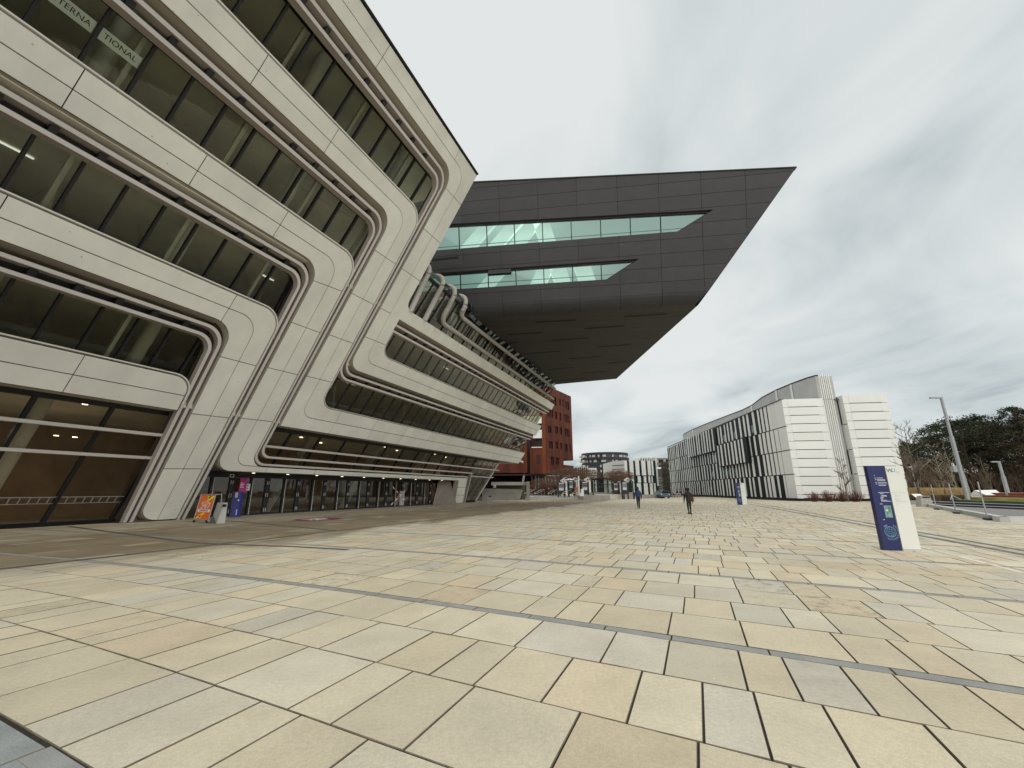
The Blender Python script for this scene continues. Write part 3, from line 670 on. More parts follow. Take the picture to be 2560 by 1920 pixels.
def smooth(P, k=5):
    P = [V(p) for p in P]; o = []
    for i in range(len(P)-1):
        a, b_, c, d = P[max(i-1, 0)], P[i], P[i+1], P[min(i+2, len(P)-1)]; L_ = (c-b_).length
        if L_ > 1.6: o += [b_]; continue
        for j in range(k):
            t = j/k; o.append(.5*((2*b_)+(c-a)*t+(2*a-5*b_+4*c-d)*t*t+(3*b_-a-3*c+d)*t**3) if (a-b_).length < 1.6 and (d-c).length < 1.6 else b_.lerp(c, t))
    return o+[P[-1]]
def tube_band(path, w=.36):
    # path of (u,z,e): flat-oval tube
    MB().tube([FP(*p) for p in smooth(path)], w/2, 10).build('facade_tube', TUBEM, LIB, True)
arch = lambda u: [(u+.05, 17.15, -3.2), (u+.05, 17.2, -2.4), (u+.05, 17.2, -1.75), (u+.05, 17.12, -1.2), (u+.05, 16.95, -.78), (u+.04, 16.7, -.45), (u+.02, 16.4, -.22), (u, 16.05, -.09), (u, 15.7, -.05)]
def bend(u, zt, r=.9, ue=UR-1): return [(u, zt+r*1.3, -.05), (u, zt+r*1.0, -.05), (u+.08*r, zt+.55*r, -.05), (u+.28*r, zt+.25*r, -.05), (u+.6*r, zt+.05*r, -.05), (u+r, zt, -.05), (ue, zt, -.05)]
tube_band(arch(21.9)+[(22.25, 13.85, -.05)]); tube_band(arch(23.75)+[(24.0, 13.85, -.05)])
tube_band(arch(25.5)+bend(25.6, 14.3, .8, 56.0)); tube_band(arch(27.3)+bend(27.35, 15.37, .6, 54.6))
MB().tube([FP(*p) for p in arch(28.4)], .12, 8).build('arch_frame', BLACKM, LIB, True)
for k in range(24):
    u = 27.5+k*1.25
    if u < 54: MB().box(u-.05, u+.05, 14.3, 15.35, -.1, .0, 0, FP).build('tube_strut', DARK, LIB)
tri = noisy('mirrored_white', (.5, .5, .46), .6, .1, 1)  # pale slanted boards below stand in for mirrored triangles in the glazing
MB().box(21.5, 56, 13.9, 14.0, -7, -.8, 0, FP).build('inner_ledge', CEIL, LIB)
MB().quad(FP(21, 13.8, -7), FP(56, 13.8, -7), FP(56, 16.1, -7), FP(21, 16.1, -7)).build('back_wall', IWALL, LIB)
for k in range(14):
    u = 29.5+1.8*k; mb = MB(); mb.box(-.35, .35, 14.0, 16.1, -1.6, -1.5, 0, lambda a, b_, c: FP(u+a+(b_-14)*.55*(1 if k % 2 else -1), b_, c)); mb.build('mirrored_shape', tri, LIB)

# ================================================================== BLACK CANTILEVERED VOLUME
h2 = V((.9908, -.1354, 0)); n2 = V((-.1354, -.9908, 0))
def KP(u, z, e=0): return h2*u+n2*(-32.0+.251*(z-16.1)+e)+V((0, 0, z))
BLK = root('black_volume', KP(2, 16.1), 'dark grey cantilevered upper volume jutting out over the plaza with teal windows', 'building')
zt = lambda u: 27.08-.0514*(u+7.35)
ue = lambda z: 18.16+(z-25.77)*.76
UL2 = -13.5
outl = [(UL2, 16.92), (ue(16.92), 16.92), (18.16, 25.77), (UL2, zt(UL2))]
w1 = [(-13.2, 21.70), (9.30, 21.70), (11.97, 23.15), (-13.2, 23.92)]
w2 = [(-13.2, 18.31), (3.56, 18.31), (6.11, 19.77), (-13.2, 19.77)]
vj = [-11.65, -8.42, -5.16, -1.90, 1.33, 4.61, 7.88, 11.13, 14.45]; hj = [17.86, 18.96, 20.06, 21.15, 22.25, 23.36, 24.45, 25.55, 26.6]
cuts = [[(u, 16.8), (u, 27.6)] for u in vj]+[[(UL2-.1, z_), (19, z_)] for z_ in hj]
panel_objs(cells(outl, cuts, drop=[w1, w2]), KP, -.03, 0, .013, 'panel', DKP, BLK)
mb = MB()
for gcell in cells(outl, [], drop=[w1, w2]):
    for f in gcell: mb.add([KP(p[0], p[1], -.028) for p in f], [(0, 1, 2)], 0)
for w in (w1, w2):
    for i in range(4): a, b_ = w[i], w[(i+1) % 4]; mb.quad(KP(*a, -.01), KP(*b_, -.01), KP(*b_, -.55), KP(*a, -.55), 1)
mb.build('facade_shell', [DARK, DKP], BLK)
for i in range(len(vj)):        # bullnose pieces under the facade
    a, b_ = vj[i], (vj[i+1] if i < len(vj)-1 else 14.45); prof = []
    for k in range(9):
        t = k/8*math.pi/2; prof.append((16.92-.82*math.sin(t), -.62*(1-math.cos(t))-.0+.2*0))
    mb = MB()
    for p_, q_ in zip(prof, prof[1:]):
        a1, b1 = a+.012, b_-.012; A = [a1, b1]; e_p, e_q = min(b1, ue(p_[0])-.35*(16.92-p_[0])), min(b1, ue(q_[0])-.35*(16.92-q_[0]))
        if a1 < min(e_p, e_q): mb.quad(KP(a1, *p_), KP(e_p, *p_), KP(e_q, *q_), KP(a1, *q_))
    if mb.f: mb.build('curved_panel', DKP, BLK, True)
se = KP(10.75, 16.1, -.62)
FR_, FL_ = V((14.05, 53.71, 16.1)), V((-6, 61.5, 16.1)); nl = KP(UL2, 16.1, -.62)
# soffit made of long boards
def lerp(a, b_, t): return a+(b_-a)*t
nb = 22
for k in range(nb):
    t0, t1 = k/nb, (k+1)/nb; g_ = .0006
    MB().quad(lerp(nl, FL_, t0+g_), lerp(se, FR_, t0+g_), lerp(se, FR_, t1-g_), lerp(nl, FL_, t1-g_)).build('soffit_board', DKS, BLK)
up_ = V((0, 0, .02)); MB().quad(nl+up_, se+up_, FR_+up_, FL_+up_).build('soffit_backing', DARK, BLK)
for a, b_ in [((2.11, 34.32), (5.64, 33.82)), ((-.44, 37.3), (2.89, 36.8)), ((3.96, 38.9), (7.5, 38.25)), ((1.56, 43.0), (5.15, 42.25)), ((6.58, 44.9), (9.91, 44.0)), ((4.38, 49.3), (7.63, 48.25)), ((9.07, 50.9), (12.29, 49.75)), ((6.48, 54.4), (9.72, 53.3)), ((6.74, 35.84), (10.2, 35.15)), ((8.86, 40.96), (12.2, 40.1)), ((11.24, 46.6), (13.3, 46.0)), ((9.67, 33.1), (13.18, 32.55)), ((-2.4, 40.2), (.6, 39.5)), ((-.2, 47.0), (2.8, 46.2))]:
    p_, q_ = V((*a, 16.09)), V((*b_, 16.09)); d_ = (q_-p_).normalized(); nn = V((-d_.y, d_.x, 0))*.15
    mb = MB(); mb.quad(p_-nn, q_-nn, q_+nn, p_+nn, 0); mb.quad(p_+nn, q_+nn, q_+nn+V((0, 0, .1)), p_+nn+V((0, 0, .1)), 0); mb.build('soffit_slot', DARK, BLK)
ntr = KP(18.16, 25.77); fr_top = FR_+(ntr-se); fl_top = V((-6, 61.5, 26.5)); ntl = KP(UL2, zt(UL2))
mb = MB(); mb.quad(se, FR_, fr_top, ntr); mb.add([se, ntr, KP(ue(16.92), 16.92)], [(0, 1, 2)]); mb.quad(FR_, FL_, fl_top, fr_top); mb.quad(nl, ntl, fl_top, FL_)
mb.build('side_wall', DKP, BLK)
MB().quad(ntl+V((0, 0, -.02)), ntr+V((0, 0, -.02)), fr_top, fl_top).build('roof', DKP, BLK)
mb = MB(); mb.box(UL2, 18.2, 0, .08, -.3, .05, 0, lambda u, z, e: KP(u, zt(u)+z, e)); mb.build('parapet_cap', BLACKM, BLK)
# windows
def kwin(poly, us, zb, ztop, name):
    # frame
    n = len(poly)
    for i in range(n-1):
        a, b_ = V(poly[i]), V(poly[(i+1) % n]); d_ = (b_-a).normalized(); nr = V((-d_.y, d_.x))
        q = [a, b_, b_+nr*.10, a+nr*.10]
        mb = MB(); mb.add([KP(v.x, v.y, -.18) for v in q]+[KP(v.x, v.y, -.40) for v in q], [(0, 1, 2, 3), (3, 2, 6, 7), (0, 4, 5, 1)]); mb.build('window_frame', BLACKM, BLK)
    us = [poly[0][0]]+us+[poly[2][0]]
    for a, b_ in zip(us, us[1:]):
        pl = [(a, zb(a)), (b_, zb(b_)), (b_, ztop(b_)), (a, ztop(a))]
        if a < poly[1][0] < b_: pl = [(a, zb(a)), (poly[1][0], poly[1][1]), (b_, ztop(b_)), (a, ztop(a))]
        MB().add([KP(*p_, -.30) for p_ in pl], [tuple(range(len(pl)))]).build('window_pane', GLASST, BLK)
        MB().box(a-.035, a+.035, zb(a), ztop(a), -.36, -.22, 0, KP).build('mullion', BLACKM, BLK)
kwin(w1, [-8.80, -6.36, -3.97, -1.58, .81, 3.22, 5.61, 8.0], lambda u: 21.70, lambda u: 23.92-(u+13.2)*.0306, 'a')
kwin(w2, [-8.8, -6.36, -3.97, -1.6, .8, 3.15], lambda u: 18.31, lambda u: 19.77, 'b')
# opened window sash
MB().box(-6.25, -4.3, 19.15, 19.65, -.2, .15, 0, lambda u, z, e: KP(u, z, e if z > 19.4 else e+.35)).build('open_sash', BLACKM, BLK)
MB().quad(KP(-6.1, 19.2, .36), KP(-4.45, 19.2, .36), KP(-4.45, 19.6, .17), KP(-6.1, 19.6, .17)).build('sash_pane', GLASST, BLK)
TEALW = mat('glowing_pale_wall', (.70, .78, .72), .8, emit=(.42, .55, .52), es=.28)  # wall given its own glow to brighten the teal windows
TEALC = mat('glowing_pale_ceiling', (.7, .75, .72), .8, emit=(.40, .52, .50), es=.30)  # ceiling glows by itself as well, brightness added to the surface
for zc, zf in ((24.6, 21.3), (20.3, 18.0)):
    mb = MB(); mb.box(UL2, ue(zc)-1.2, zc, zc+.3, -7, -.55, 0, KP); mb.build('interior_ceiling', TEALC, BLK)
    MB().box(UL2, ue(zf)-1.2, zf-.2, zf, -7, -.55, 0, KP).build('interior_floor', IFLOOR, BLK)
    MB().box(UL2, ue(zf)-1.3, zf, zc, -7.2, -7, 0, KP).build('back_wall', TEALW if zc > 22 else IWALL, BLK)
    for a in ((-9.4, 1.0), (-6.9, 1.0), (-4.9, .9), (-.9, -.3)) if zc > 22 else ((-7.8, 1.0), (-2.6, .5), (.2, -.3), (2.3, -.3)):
        mb = MB(); mb.box(-.7, .7, zf, zc, -1.6, -1.2, 0, lambda u, z, e: KP(a[0]+u+(z-zf)*a[1], z, e)); mb.build('inner_strut', mat('glowing_white', (.8, .85, .8), .7, emit=(.5, .62, .56), es=.55), BLK)  # struts carry an added glow, they are no lamps
    MB().box(UL2, ue(zf)-1.2, zf+1.0, zf+1.05, -.75, -.7, 0, KP).build('guard_rail', GALV, BLK)
# pipe on the face
p0, p1 = at(1074, 649, 33.5), at(1143, 643, 33.2)
mb = MB(); mb.tube([at(1080, 651.5, 31.2), at(1146, 645.0, 31.0)], .05, 6); mb.tube([at(1080, 648, 31.2), at(1146, 641.5, 31.0)], .05, 6); mb.tube([at(1131, 647, 31), at(1135, 656, 31)], .035, 6)
mb.build('facade_awning_arm', BLACKM, BLK)
# ================================================================== STRIPED WHITE BUILDING AT RIGHT
C0 = V((43.7, 65.5, 0)); fd = V((math.sin(math.radians(7.7)), math.cos(math.radians(7.7)), 0)); gd = V((fd.y, -fd.x, 0)); fo = -gd; go = -fd  # outward normals
ABE = root('striped_building', C0, 'long white building with vertical black window stripes and a wavy grey rooftop wall', 'building')
def AF(s, z, e=0): return C0+fd*s+fo*e+V((0, 0, z))      # long facade
def AG(s, z, e=0): return C0+gd*s+go*e+V((0, 0, z))      # gable side
MB().quad(AF(0, 0, -.03), AF(82, 0, -.03), AF(82, 15.8, -.03), AF(0, 15.8, -.03)).build('glass_wall', ABED, ABE)
MB().box(0, 82, 0, 15.8, -14, -13.8, 0, AF).build('rear_wall', ABEW, ABE)
mb = MB(); mb.quad(AF(0, 15.7, -.2), AF(82, 15.7, -.2), AF(82, 15.7, -14), AF(0, 15.7, -14)); mb.build('roof', ABEG, ABE)
levels = [(0.35, 3.92), (4.02, 7.66), (7.76, 11.42), (11.52, 15.85)]
random.seed(11)
def topz(s):   # slightly wavy roof line
    pts = [(0, 15.85), (11, 15.98), (16.4, 15.84), (29.5, 15.6), (61, 16.3), (82, 16.2)]
    for (a, za), (b_, zb) in zip(pts, pts[1:]):
        if a <= s <= b_: return za+(zb-za)*(s-a)/(b_-a)
    return 15.85
lightg = mat('blue_window', (.12, .2, .22), .15)
for li, (z0, z1) in enumerate(levels):
    s = 0.0; k = 0
    first = [2.75, 1.25, 1.15, 1.05, .95, .9]
    while s < 81.5:
        w = first[min(k, 5)]*random.uniform(.92, 1.08) if k < 5 else random.choice((.66, .75, .80, .9))
        gap = [.16, .28, .42, .5, .62][k] if k < 5 else random.choice((.95, 1.1, 1.3, 1.5, 1.7))
        if li == 0 and k in (1, 2): gap = (1.5, 1.1)[k-1]; w = .62
        if li == 3 and k < 2: gap = .05
        a, b_ = s+.02, min(s+w, 82); zt_ = topz((a+b_)/2) if li == 3 else z1
        box1 = (31 < s < 54 and li == 3) ; box2 = (14.5 < s < 31 and li == 2)
        e0 = .55 if (box1 or box2) else random.choice((0.005, 0.01, .02))
        zb_ = z0-(.95 if (box1 or box2) else 0)
        short = (14.5 < s < 31 and li == 1) or (31 < s < 54 and li == 2)
        if short: e0 = -.12; w *= .8; b_ = min(s+w, 82)
        MB().box(a, b_, zb_, zt_, -.028 if e0 < .4 else e0-.05, max(e0, 0)+.0, 0, AF).build('white_panel', ABEW, ABE)
        if random.random() < .16 and k > 5: MB().box(b_+.06, b_+gap*.55, z0+.5, z0+1.9, -.03, max(e0, 0)+.0, 0, AF).build('light_window', lightg, ABE)
        s += w+gap; k += 1
    MB().box(0, 82, z0-.10, z0+.02, -.22, .03, 0, AF).build('dark_joint_band', ABED, ABE)
for s0, s1, z0, z1 in ((30.8, 54.0, 10.45, 15.6), (14.3, 31.0, 6.7, 11.6)):
    MB().box(s0, s1, z0, z1, -.2, .51, 0, AF).build('projecting_bay', ABED, ABE)
MB().box(-.02, 82, 15.8, 15.9, -.3, .12, 0, lambda s, z, e: AF(s, z-15.85+topz(max(0, s)), e)).build('roof_edge', mat('dark_edge', (.05, .05, .05), .6), ABE)
# gable 1
def gable(s0, s1, zt_, e, nrow, dz, ph, nm='cladding_board'):
    z = zt_; k = 0
    MB().box(s0+.03, s1-.03, 0, zt_-.02, e-1.0, e-.10, 0, AG).build('gable_backing', DARK, ABE)
    while z > .3:
        zb = max(.30, z-dz)
        for a, b_, ex in ((s0, s0+.85, 0), (s0+.86, s1-.86, .03), (s1-.85, s1, 0)):
            MB().box(a, b_, zb+(.05 if ex == 0 else .11), z, e-.09, e+ex, 0, AG).build(nm, ABEW, ABE)
        z = zb-.0; k += 1
        if z <= .31: break
gable(0, 6.05, 15.83, 0.0, 12, 1.36, 0)
gable(8.55, 14.85, 16.1, .75, 12, 1.385, 0)
# return wall of the second gable with dark slots
for z0, z1, c_ in ((11.6, 16.05, 1), (7.7, 11.5, 0), (4.0, 7.6, 1), (.3, 3.9, 0)):
    MB().quad(AG(8.54, z0, .70), AG(8.54, z1, .70), AG(8.54, z1, -1.2), AG(8.54, z0, -1.2)).build('return_panel', ABEW, ABE)
    if c_: MB().box(8.45, 8.53, z0, z1, -1.3, -.45, 0, AG).build('slot_window', ABED, ABE)
MB().box(8.6, 14.8, 0, 16, -14, -.4, 0, AG).build('rear_block', ABEW, ABE)
# fins tower
MB().box(6.06, 8.4, 0, 19.6, -3.2, -.55, 0, AG).build('fin_tower', ABEG, ABE)
for k in range(6): MB().box(6.10+.29*k, 6.10+.29*k+.15, .3, 19.72, -.6, -.05-.0*k, 0, AG).build('vertical_fin', ABEW, ABE)
MB().box(6.06, 7.8, .3, 19.5, -.58, -.52, 0, AG).build('fin_backing', DARK, ABE)
# wavy rooftop wall
crv = [(77.6, 4.6), (72.2, 3.7), (62, 3.6), (51.6, 4.1), (38, 5.2), (30, 5.9), (24.7, 5.8), (16.8, 4.5), (10, 4.2), (5.3, 4.6), (1.5, 5.2), (.2, 5.7), (.0, 6.1)]
mb = MB()
for (a, ga), (b_, gb) in zip(crv, crv[1:]):
    A_, B_ = C0+fd*a+gd*ga, C0+fd*b_+gd*gb
    mb.quad(A_+V((0, 0, 15.5)), B_+V((0, 0, 15.5)), B_+V((0, 0, 19.7)), A_+V((0, 0, 19.7)))
mb.build('rooftop_wall', ABEG, ABE)
mb = MB()
for (a, ga), (b_, gb) in zip(crv, crv[1:]):
    A_, B_ = C0+fd*a+gd*ga-gd*.04, C0+fd*b_+gd*gb-gd*.04
    mb.quad(A_+V((0, 0, 19.55)), B_+V((0, 0, 19.55)), B_+V((0, 0, 19.75)), A_+V((0, 0, 19.75)))
mb.build('rooftop_edge', DARK, ABE)
for a, ga in ((62, 3.5), (24.7, 5.65), (10, 4.05), (5.4, 4.45)):
    A_ = C0+fd*a+gd*ga; MB().box(-.25, .25, -.05, .05, 15.9, 19.5, 0, lambda x, y, z: A_+fd*x+gd*y+V((0, 0, z))).build('joint_strip', ABEW, ABE)
mb = MB(); pp = C0+fd*5+gd*1.6; mb.tube([pp+V((0, 0, 15.9)), pp+V((0, 0, 18.6))], .035, 5); mb.tube([pp+V((0, 0, 16.9)), pp+V((0, 0, 16.9))+fd*2.6], .03, 5); mb.tube([pp+fd*2.6+V((0, 0, 15.9)), pp+fd*2.6+V((0, 0, 16.9))], .03, 5); mb.build('roof_railing', STEEL, ABE)
MB().box(-1, 83, 0, .32, -.2, .10, 0, AF).build('plinth', DARK, ABE)
MB().box(0, 15, 0, .28, -.4, .02, 0, AG).build('plinth', DARK, ABE)
soil = noisy('soil', (.11, .07, .045), .95, .35, 1.5)
o = strip_path([AF(-2.2, 0, 1.2), AF(40, 0, 1.2), AF(82, 0, 1.2)], 2.2, .012, 'planting_bed', soil)
o = strip_path([AG(-2.2, 0, 1.4), AG(30, 0, 1.4)], 2.6, .014, 'planting_bed', soil)

# ================================================================== CORTEN BUILDING
COR = root('corten_building', at(1367, 1225, 100), 'rust red corten steel building with dark upright windows behind the library', 'building')
kc = at(1367, 1225, 100); kc.z = 0
az = math.radians(32); rd = V((math.sin(az), math.cos(az), 0)); rn = V((rd.y, -rd.x, 0)); ld = V((-.995, .10, 0)); ln = V((-.10, -.995, 0))
def CR(s, z, e=0): return kc+rd*s+rn*e+V((0, 0, z))
def CL(s, z, e=0): return kc+ld*s+ln*e+V((0, 0, z))
def onR(x, y):   # pixel on the right face
    r = ray(x, y); t = (kc.x*rn.x+kc.y*rn.y)/(r.x*rn.x+r.y*rn.y); P = V((r.x*t, r.y*t, HC+r.z*t)); return (P-kc).dot(rd), P.z
sR, zR = onR(1427.5, 991); sE, zE = onR(1433, 1150); sL, zL = onR(1367, 1183)
zTop = zR; sRt = (sR+sE)/2; zB = 5.55
nx = onR(1409, 1151)[0]; nz0, nz1 = onR(1425, 1163.5)[1], onR(1425, 1150.5)[1]
outl = [(0, zB), (sRt, zB), (sRt, nz0), (nx, nz0), (nx, nz1), (sRt, nz1), (sRt, zTop), (0, zTop)]
wins = []
for x0, x1, y0, y1 in ((1377, 1391, 992, 1012), (1398, 1402, 998, 1014), (1406, 1409, 1000, 1016), (1412.5, 1422.5, 1005, 1023),
                       (1368, 1383, 1024, 1043), (1387, 1393, 1030, 1048), (1399, 1403, 1033, 1051), (1410, 1419, 1037, 1055), (1421, 1424, 1040, 1057),
                       (1370, 1378, 1066, 1082), (1388, 1395, 1066, 1084), (1400, 1405, 1068, 1086), (1412, 1420, 1072, 1091), (1421, 1424, 1074, 1092),
                       (1372, 1382, 1104, 1121), (1389, 1395, 1104, 1122), (1401, 1405, 1107, 1124), (1413, 1419, 1110, 1129), (1424, 1427, 1112, 1128),
                       (1377, 1385, 1142, 1162), (1389, 1397, 1144, 1161)):
    s0, za = onR((x0+x1)/2-(x1-x0)/2, (y0+y1)/2); s1, zb_ = onR(x1, (y0+y1)/2); zt_ = onR((x0+x1)/2, y0)[1]; zb_ = onR((x0+x1)/2, y1)[1]
    wins.append([(s0, zb_), (s1, zb_), (s1, zt_), (s0, zt_)])
cuts = [[(s_, 5), (s_, 40)] for s_ in [sRt*k/9 for k in range(1, 9)]]+[[(-1, z_), (sRt+1, z_)] for z_ in (9.3, 13.2, 17.1, 21, 24.9)]
panel_objs(cells(outl, cuts, drop=wins), CR, -.10, 0, .02, 'steel_panel', CORT, COR)
MB().quad(CR(0.1, zB, -.35), CR(nx, zB, -.35), CR(nx, zTop, -.35), CR(.1, zTop, -.35)).build('window_backing', CORTD, COR)
MB().quad(CR(nx, nz1, -.35), CR(sRt, nz1, -.35), CR(sRt, zTop, -.35), CR(nx, zTop, -.35)).build('window_backing', CORTD, COR)
MB().quad(CR(nx, zB, -.35), CR(sRt, zB, -.35), CR(sRt, nz0, -.35), CR(nx, nz0, -.35)).build('window_backing', CORTD, COR)
for w in wins:
    s0, z0 = w[0]; s1, z1 = w[2]; nbar = max(2, int((s1-s0)/.9))
    MB().quad(CR(s0, z0, -.3), CR(s1, z0, -.3), CR(s1, z1, -.3), CR(s0, z1, -.3)).build('window', mat('dark_red_glass', (.035, .018, .016), .6), COR)
    for k in range(1, nbar): 
        ss = s0+(s1-s0)*k/nbar; MB().box(ss-.05, ss+.05, z0, z1, -.28, -.05, 0, CR).build('window_bar', CORT, COR)
MB().box(0, sRt, 0, 1, -10, -9.8, 0, lambda s, z, e: CR(s, z*(zTop-zB)+zB, e)).build('rear_wall', CORT, COR) if False else None
MB().box(0, nx-.1, zB, zTop, -16, -.4, 0, CR).build('core', CORTD, COR)
MB().box(nx, sRt, nz1, zTop, -16, -.4, 0, CR).build('core', CORTD, COR)
MB().box(nx, sRt, zB, nz0, -16, -.4, 0, CR).build('core', CORTD, COR)
MB().box(nx+2, nx+3.2, nz0, nz1, -3, -2, 0, CR).build('terrace_post', mat('pale_post', (.5, .55, .52), .6), COR)
# left face
xs = lambda x: -(at(x, 1150, 100).x-kc.x)/ld.x*-1*-1
def sx(x): return (at(x, 1183, 100).x-kc.x)/ld.x
zy = lambda y: at(1340, y, 100).z
MB().box(0, .9, zB-.2, zTop+1, -.3, .12, 0, CL).build('lit_corner_edge', CORTB, COR)  # edge that catches the light, painted as a brighter strip
MB().box(sx(1361), sx(1326), zB-.25, zy(1117.5), -3, .05, 0, CL).build('steel_bay', CORT, COR)
MB().box(sx(1352), sx(1342), zy(1160), zy(1137), .0, .09, 0, CL).build('window', CORTD, COR)
MB().box(sx(1361.5), sx(1334), zy(1117.5), zy(1095), -3, -2.5, 0, CL).build('loggia_back', DARK, COR)
MB().box(sx(1361.5), sx(1334), zy(1095), zy(1074), -2.6, 0, 0, CL).build('white_parapet', ABEW, COR)
MB().box(sx(1361.5), sx(1330), zy(1119), zy(1117), -1, .1, 0, CL).build('parapet_cap', ABEW, COR)
MB().box(sx(1361.5), sx(1300), zy(1074), zy(1058), -3, -2.5, 0, CL).build('loggia_back', CORTD, COR)
MB().box(sx(1361.5), sx(1300), zy(1058), zy(1040), -2.6, 0, 0, CL).build('white_parapet', ABEW, COR)
MB().box(sx(1361.5), sx(1300), zy(1040), zTop+1, -3, 0, 0, CL).build('steel_wall', CORT, COR)
MB().box(sx(1326), sx(1318), zB-.1, zy(1100), -3, -1.2, 0, CL).build('recess_wall', CORTD, COR)
MB().box(sx(1318), sx(1200), zB-.0, zy(1100), -3, -.3, 0, CL).build('steel_wall', CORT, COR)
MB().box(sx(1250)-4, 46, zB, 28, -30, -3.1, 0, CL).build('core', CORTD, COR)
MB().box(0, 46, zB-.6, zB-.3, -26, -.2, 0, CL).build('underside', CORTD, COR)
MB().box(1, 44, 0, zB-.3, -14, -13.5, 0, CL).build('ground_floor_back', DARK, COR)
for x, lean in ((1301, .6), (1344, .9), (1337, -.5), (1412, -.6)):
    b_ = at(x, 1236, 101); b_.z = 0; MB().tube([b_, b_+V((lean*1.6, 0, zB-.3))], .28, 8).build('slanted_column', CORTD if x > 1310 else GREYC, COR)
for x in (1339, 1347, 1358, 1365, 1372, 1380, 1389): 
    b_ = at(x, 1236, 104); b_.z = 0; MB().tube([b_, b_+V((0, 0, zB-.4))], .12, 6).build('mullion', COLW, COR)
MB().quad(*[at(x, 1225, 106)*1.0+V((0, 0, z-at(x, 1225, 106).z)) for x, z in ((1336, 0), (1400, 0), (1400, 5), (1336, 5))]).build('ground_floor_glass', mat('dim_glass', (.20, .19, .17), .2), COR)
# white mushroom camera housings etc on library end
o = MB().tube([at(1301, 1153, 62), at(1308, 1156, 62)], .14, 8).build('outside_lamp', TRIM, None); tag(o, 'small white lamp housing fixed at the end of the lower concrete band', 'lamp')

# ================================================================== FAR BUILDINGS
def face_box(name, x0, x1, ytop, Y, depth, m, parent, ybot=1240, dY=0):
    a, b_ = at(x0, ytop, Y), at(x1, ytop, Y+dY); zt_ = a.z; zb = max(0, at(x0, ybot, Y).z) if ybot < 1226 else 0
    mb = MB(); mb.prism([(a.x, a.y), (b_.x, b_.y), (b_.x, b_.y+depth), (a.x, a.y+depth)], zb, zt_); return mb.build(name, m, parent)
# round dark tower
YT = 215; TC = at(1516, 1225, YT+12); TWR = root('round_tower', (TC.x, TC.y, 0), 'dark round apartment tower with stacked balconies beyond the plaza', 'building')
NAVY = noisy('navy_cladding', (.022, .022, .032), .6, .2, .2)
zt_ = at(1516, 1130, YT).z; fl = (zt_)/8.0; R_ = 12.3
for k in range(8):
    z0 = k*fl; rr = R_*(1.0 if k > 4 else .985)
    ring = lambda r, z: [(TC.x+r*math.cos(t), TC.y+r*math.sin(t)) for t in [2*math.pi*j/40 for j in range(40)]]
    MB().prism(ring(rr-.4, 0), z0, z0+fl*.55).build('window_band', mat('tower_glass', (.03, .035, .045), .2), TWR)
    MB().prism(ring(rr+(.5 if k in (6,) else .15), 0), z0+fl*.55, z0+fl).build('floor_band', NAVY, TWR)
    random.seed(k+3)
    for j in range(40):
        t = math.pi+.25+j*(math.pi-.5)/40
        if random.random() < (.42 if k > 5 else .16):
            p_ = V((TC.x+rr*math.cos(t), TC.y+rr*math.sin(t), 0)); tt_ = V((-math.sin(t), math.cos(t), 0)); nn = V((math.cos(t), math.sin(t), 0))
            MB().box(-.4, .4, -.4, -.05, z0+fl*.05, z0+fl*.5, 0, lambda x, y, z: p_+tt_*x+nn*y+V((0, 0, z))).build('window', mat('pale_pane', (.42, .42, .42), .6), TWR)  # pale boxes at random, more often on the upper floors
    if k > 2:
        for t in (math.pi+.05, math.pi+.35):
            c_ = V((TC.x+(rr+.6)*math.cos(t), TC.y+(rr+.6)*math.sin(t), z0+.3)); MB().tube([c_, c_+V((0, 0, fl*.45))], .9, 8).build('balcony', mat('pale_balcony', (.45, .45, .44), .6), TWR)
# small white building left of the tower
SW = root('small_white_building', at(1466, 1225, 150), 'small white building with dark slit facade left of the round tower', 'building')
face_box('dark_wall', 1442, 1471, 1169, 150, 8, ABED, SW)
for k in range(6): face_box('white_fin', 1443+k*5, 1444.2+k*5, 1168, 149.8, .5, ABEW, SW)
face_box('white_wall', 1471, 1491, 1170, 147, 8, ABEW, SW)
for k in range(5):
    a = at(1472, 1176+k*6, 146.9); b_ = at(1490, 1176+k*6, 146.9); MB().tube([a, b_], .06, 4).build('joint', ABED, SW)
# second striped building
YB = 118; B2 = root('striped_building', at(1562, 1225, YB), 'smaller striped building with broad white panels between tower and long striped building', 'building')
face_box('dark_wall', 1558, 1638, 1151.5, YB+.5, 14, mat('green_black_glass', (.015, .035, .032), .2), B2)
a, b_ = at(1529, 1154, YB+5), at(1560, 1151, YB)
mb = MB(); mb.prism([(a.x, a.y), (b_.x, b_.y), (b_.x, b_.y+12), (a.x, a.y+12)], 0, b_.z); mb.build('white_gable', ABEW, B2)
for y in (1163, 1172.5, 1181.5, 1191): MB().tube([at(1530.5, y+1, YB+4.8), at(1560, y-.8, YB-.1)], .07, 4).build('joint', ABED, B2)
cols_ = [[(1560, 1567), (1573, 1582.5), (1588, 1597), (1603, 1613), (1618, 1625.5), (1628, 1632)], [(1577.5, 1583), (1593, 1600.5), (1608, 1614), (1620, 1624), (1627.5, 1630)], [(1578, 1583), (1590, 1600), (1607, 1616.5), (1622, 1629), (1632.5, 1636)]]
for r_, (y0, y1) in enumerate(((1151.5, 1188.5), (1190.5, 1206.5), (1208, 1236))):
    for x0, x1 in cols_[r_]:
        ex = 1.2*r_
        a, b_ = at(x0+ex, y0, YB-.1), at(x1+ex, y0, YB-.1); zb = max(.1, at(x0, y1, YB-.1).z)
        mb = MB(); mb.box(a.x, b_.x, a.y, a.y+.4, zb, a.z); mb.build('white_panel', ABEW, B2)
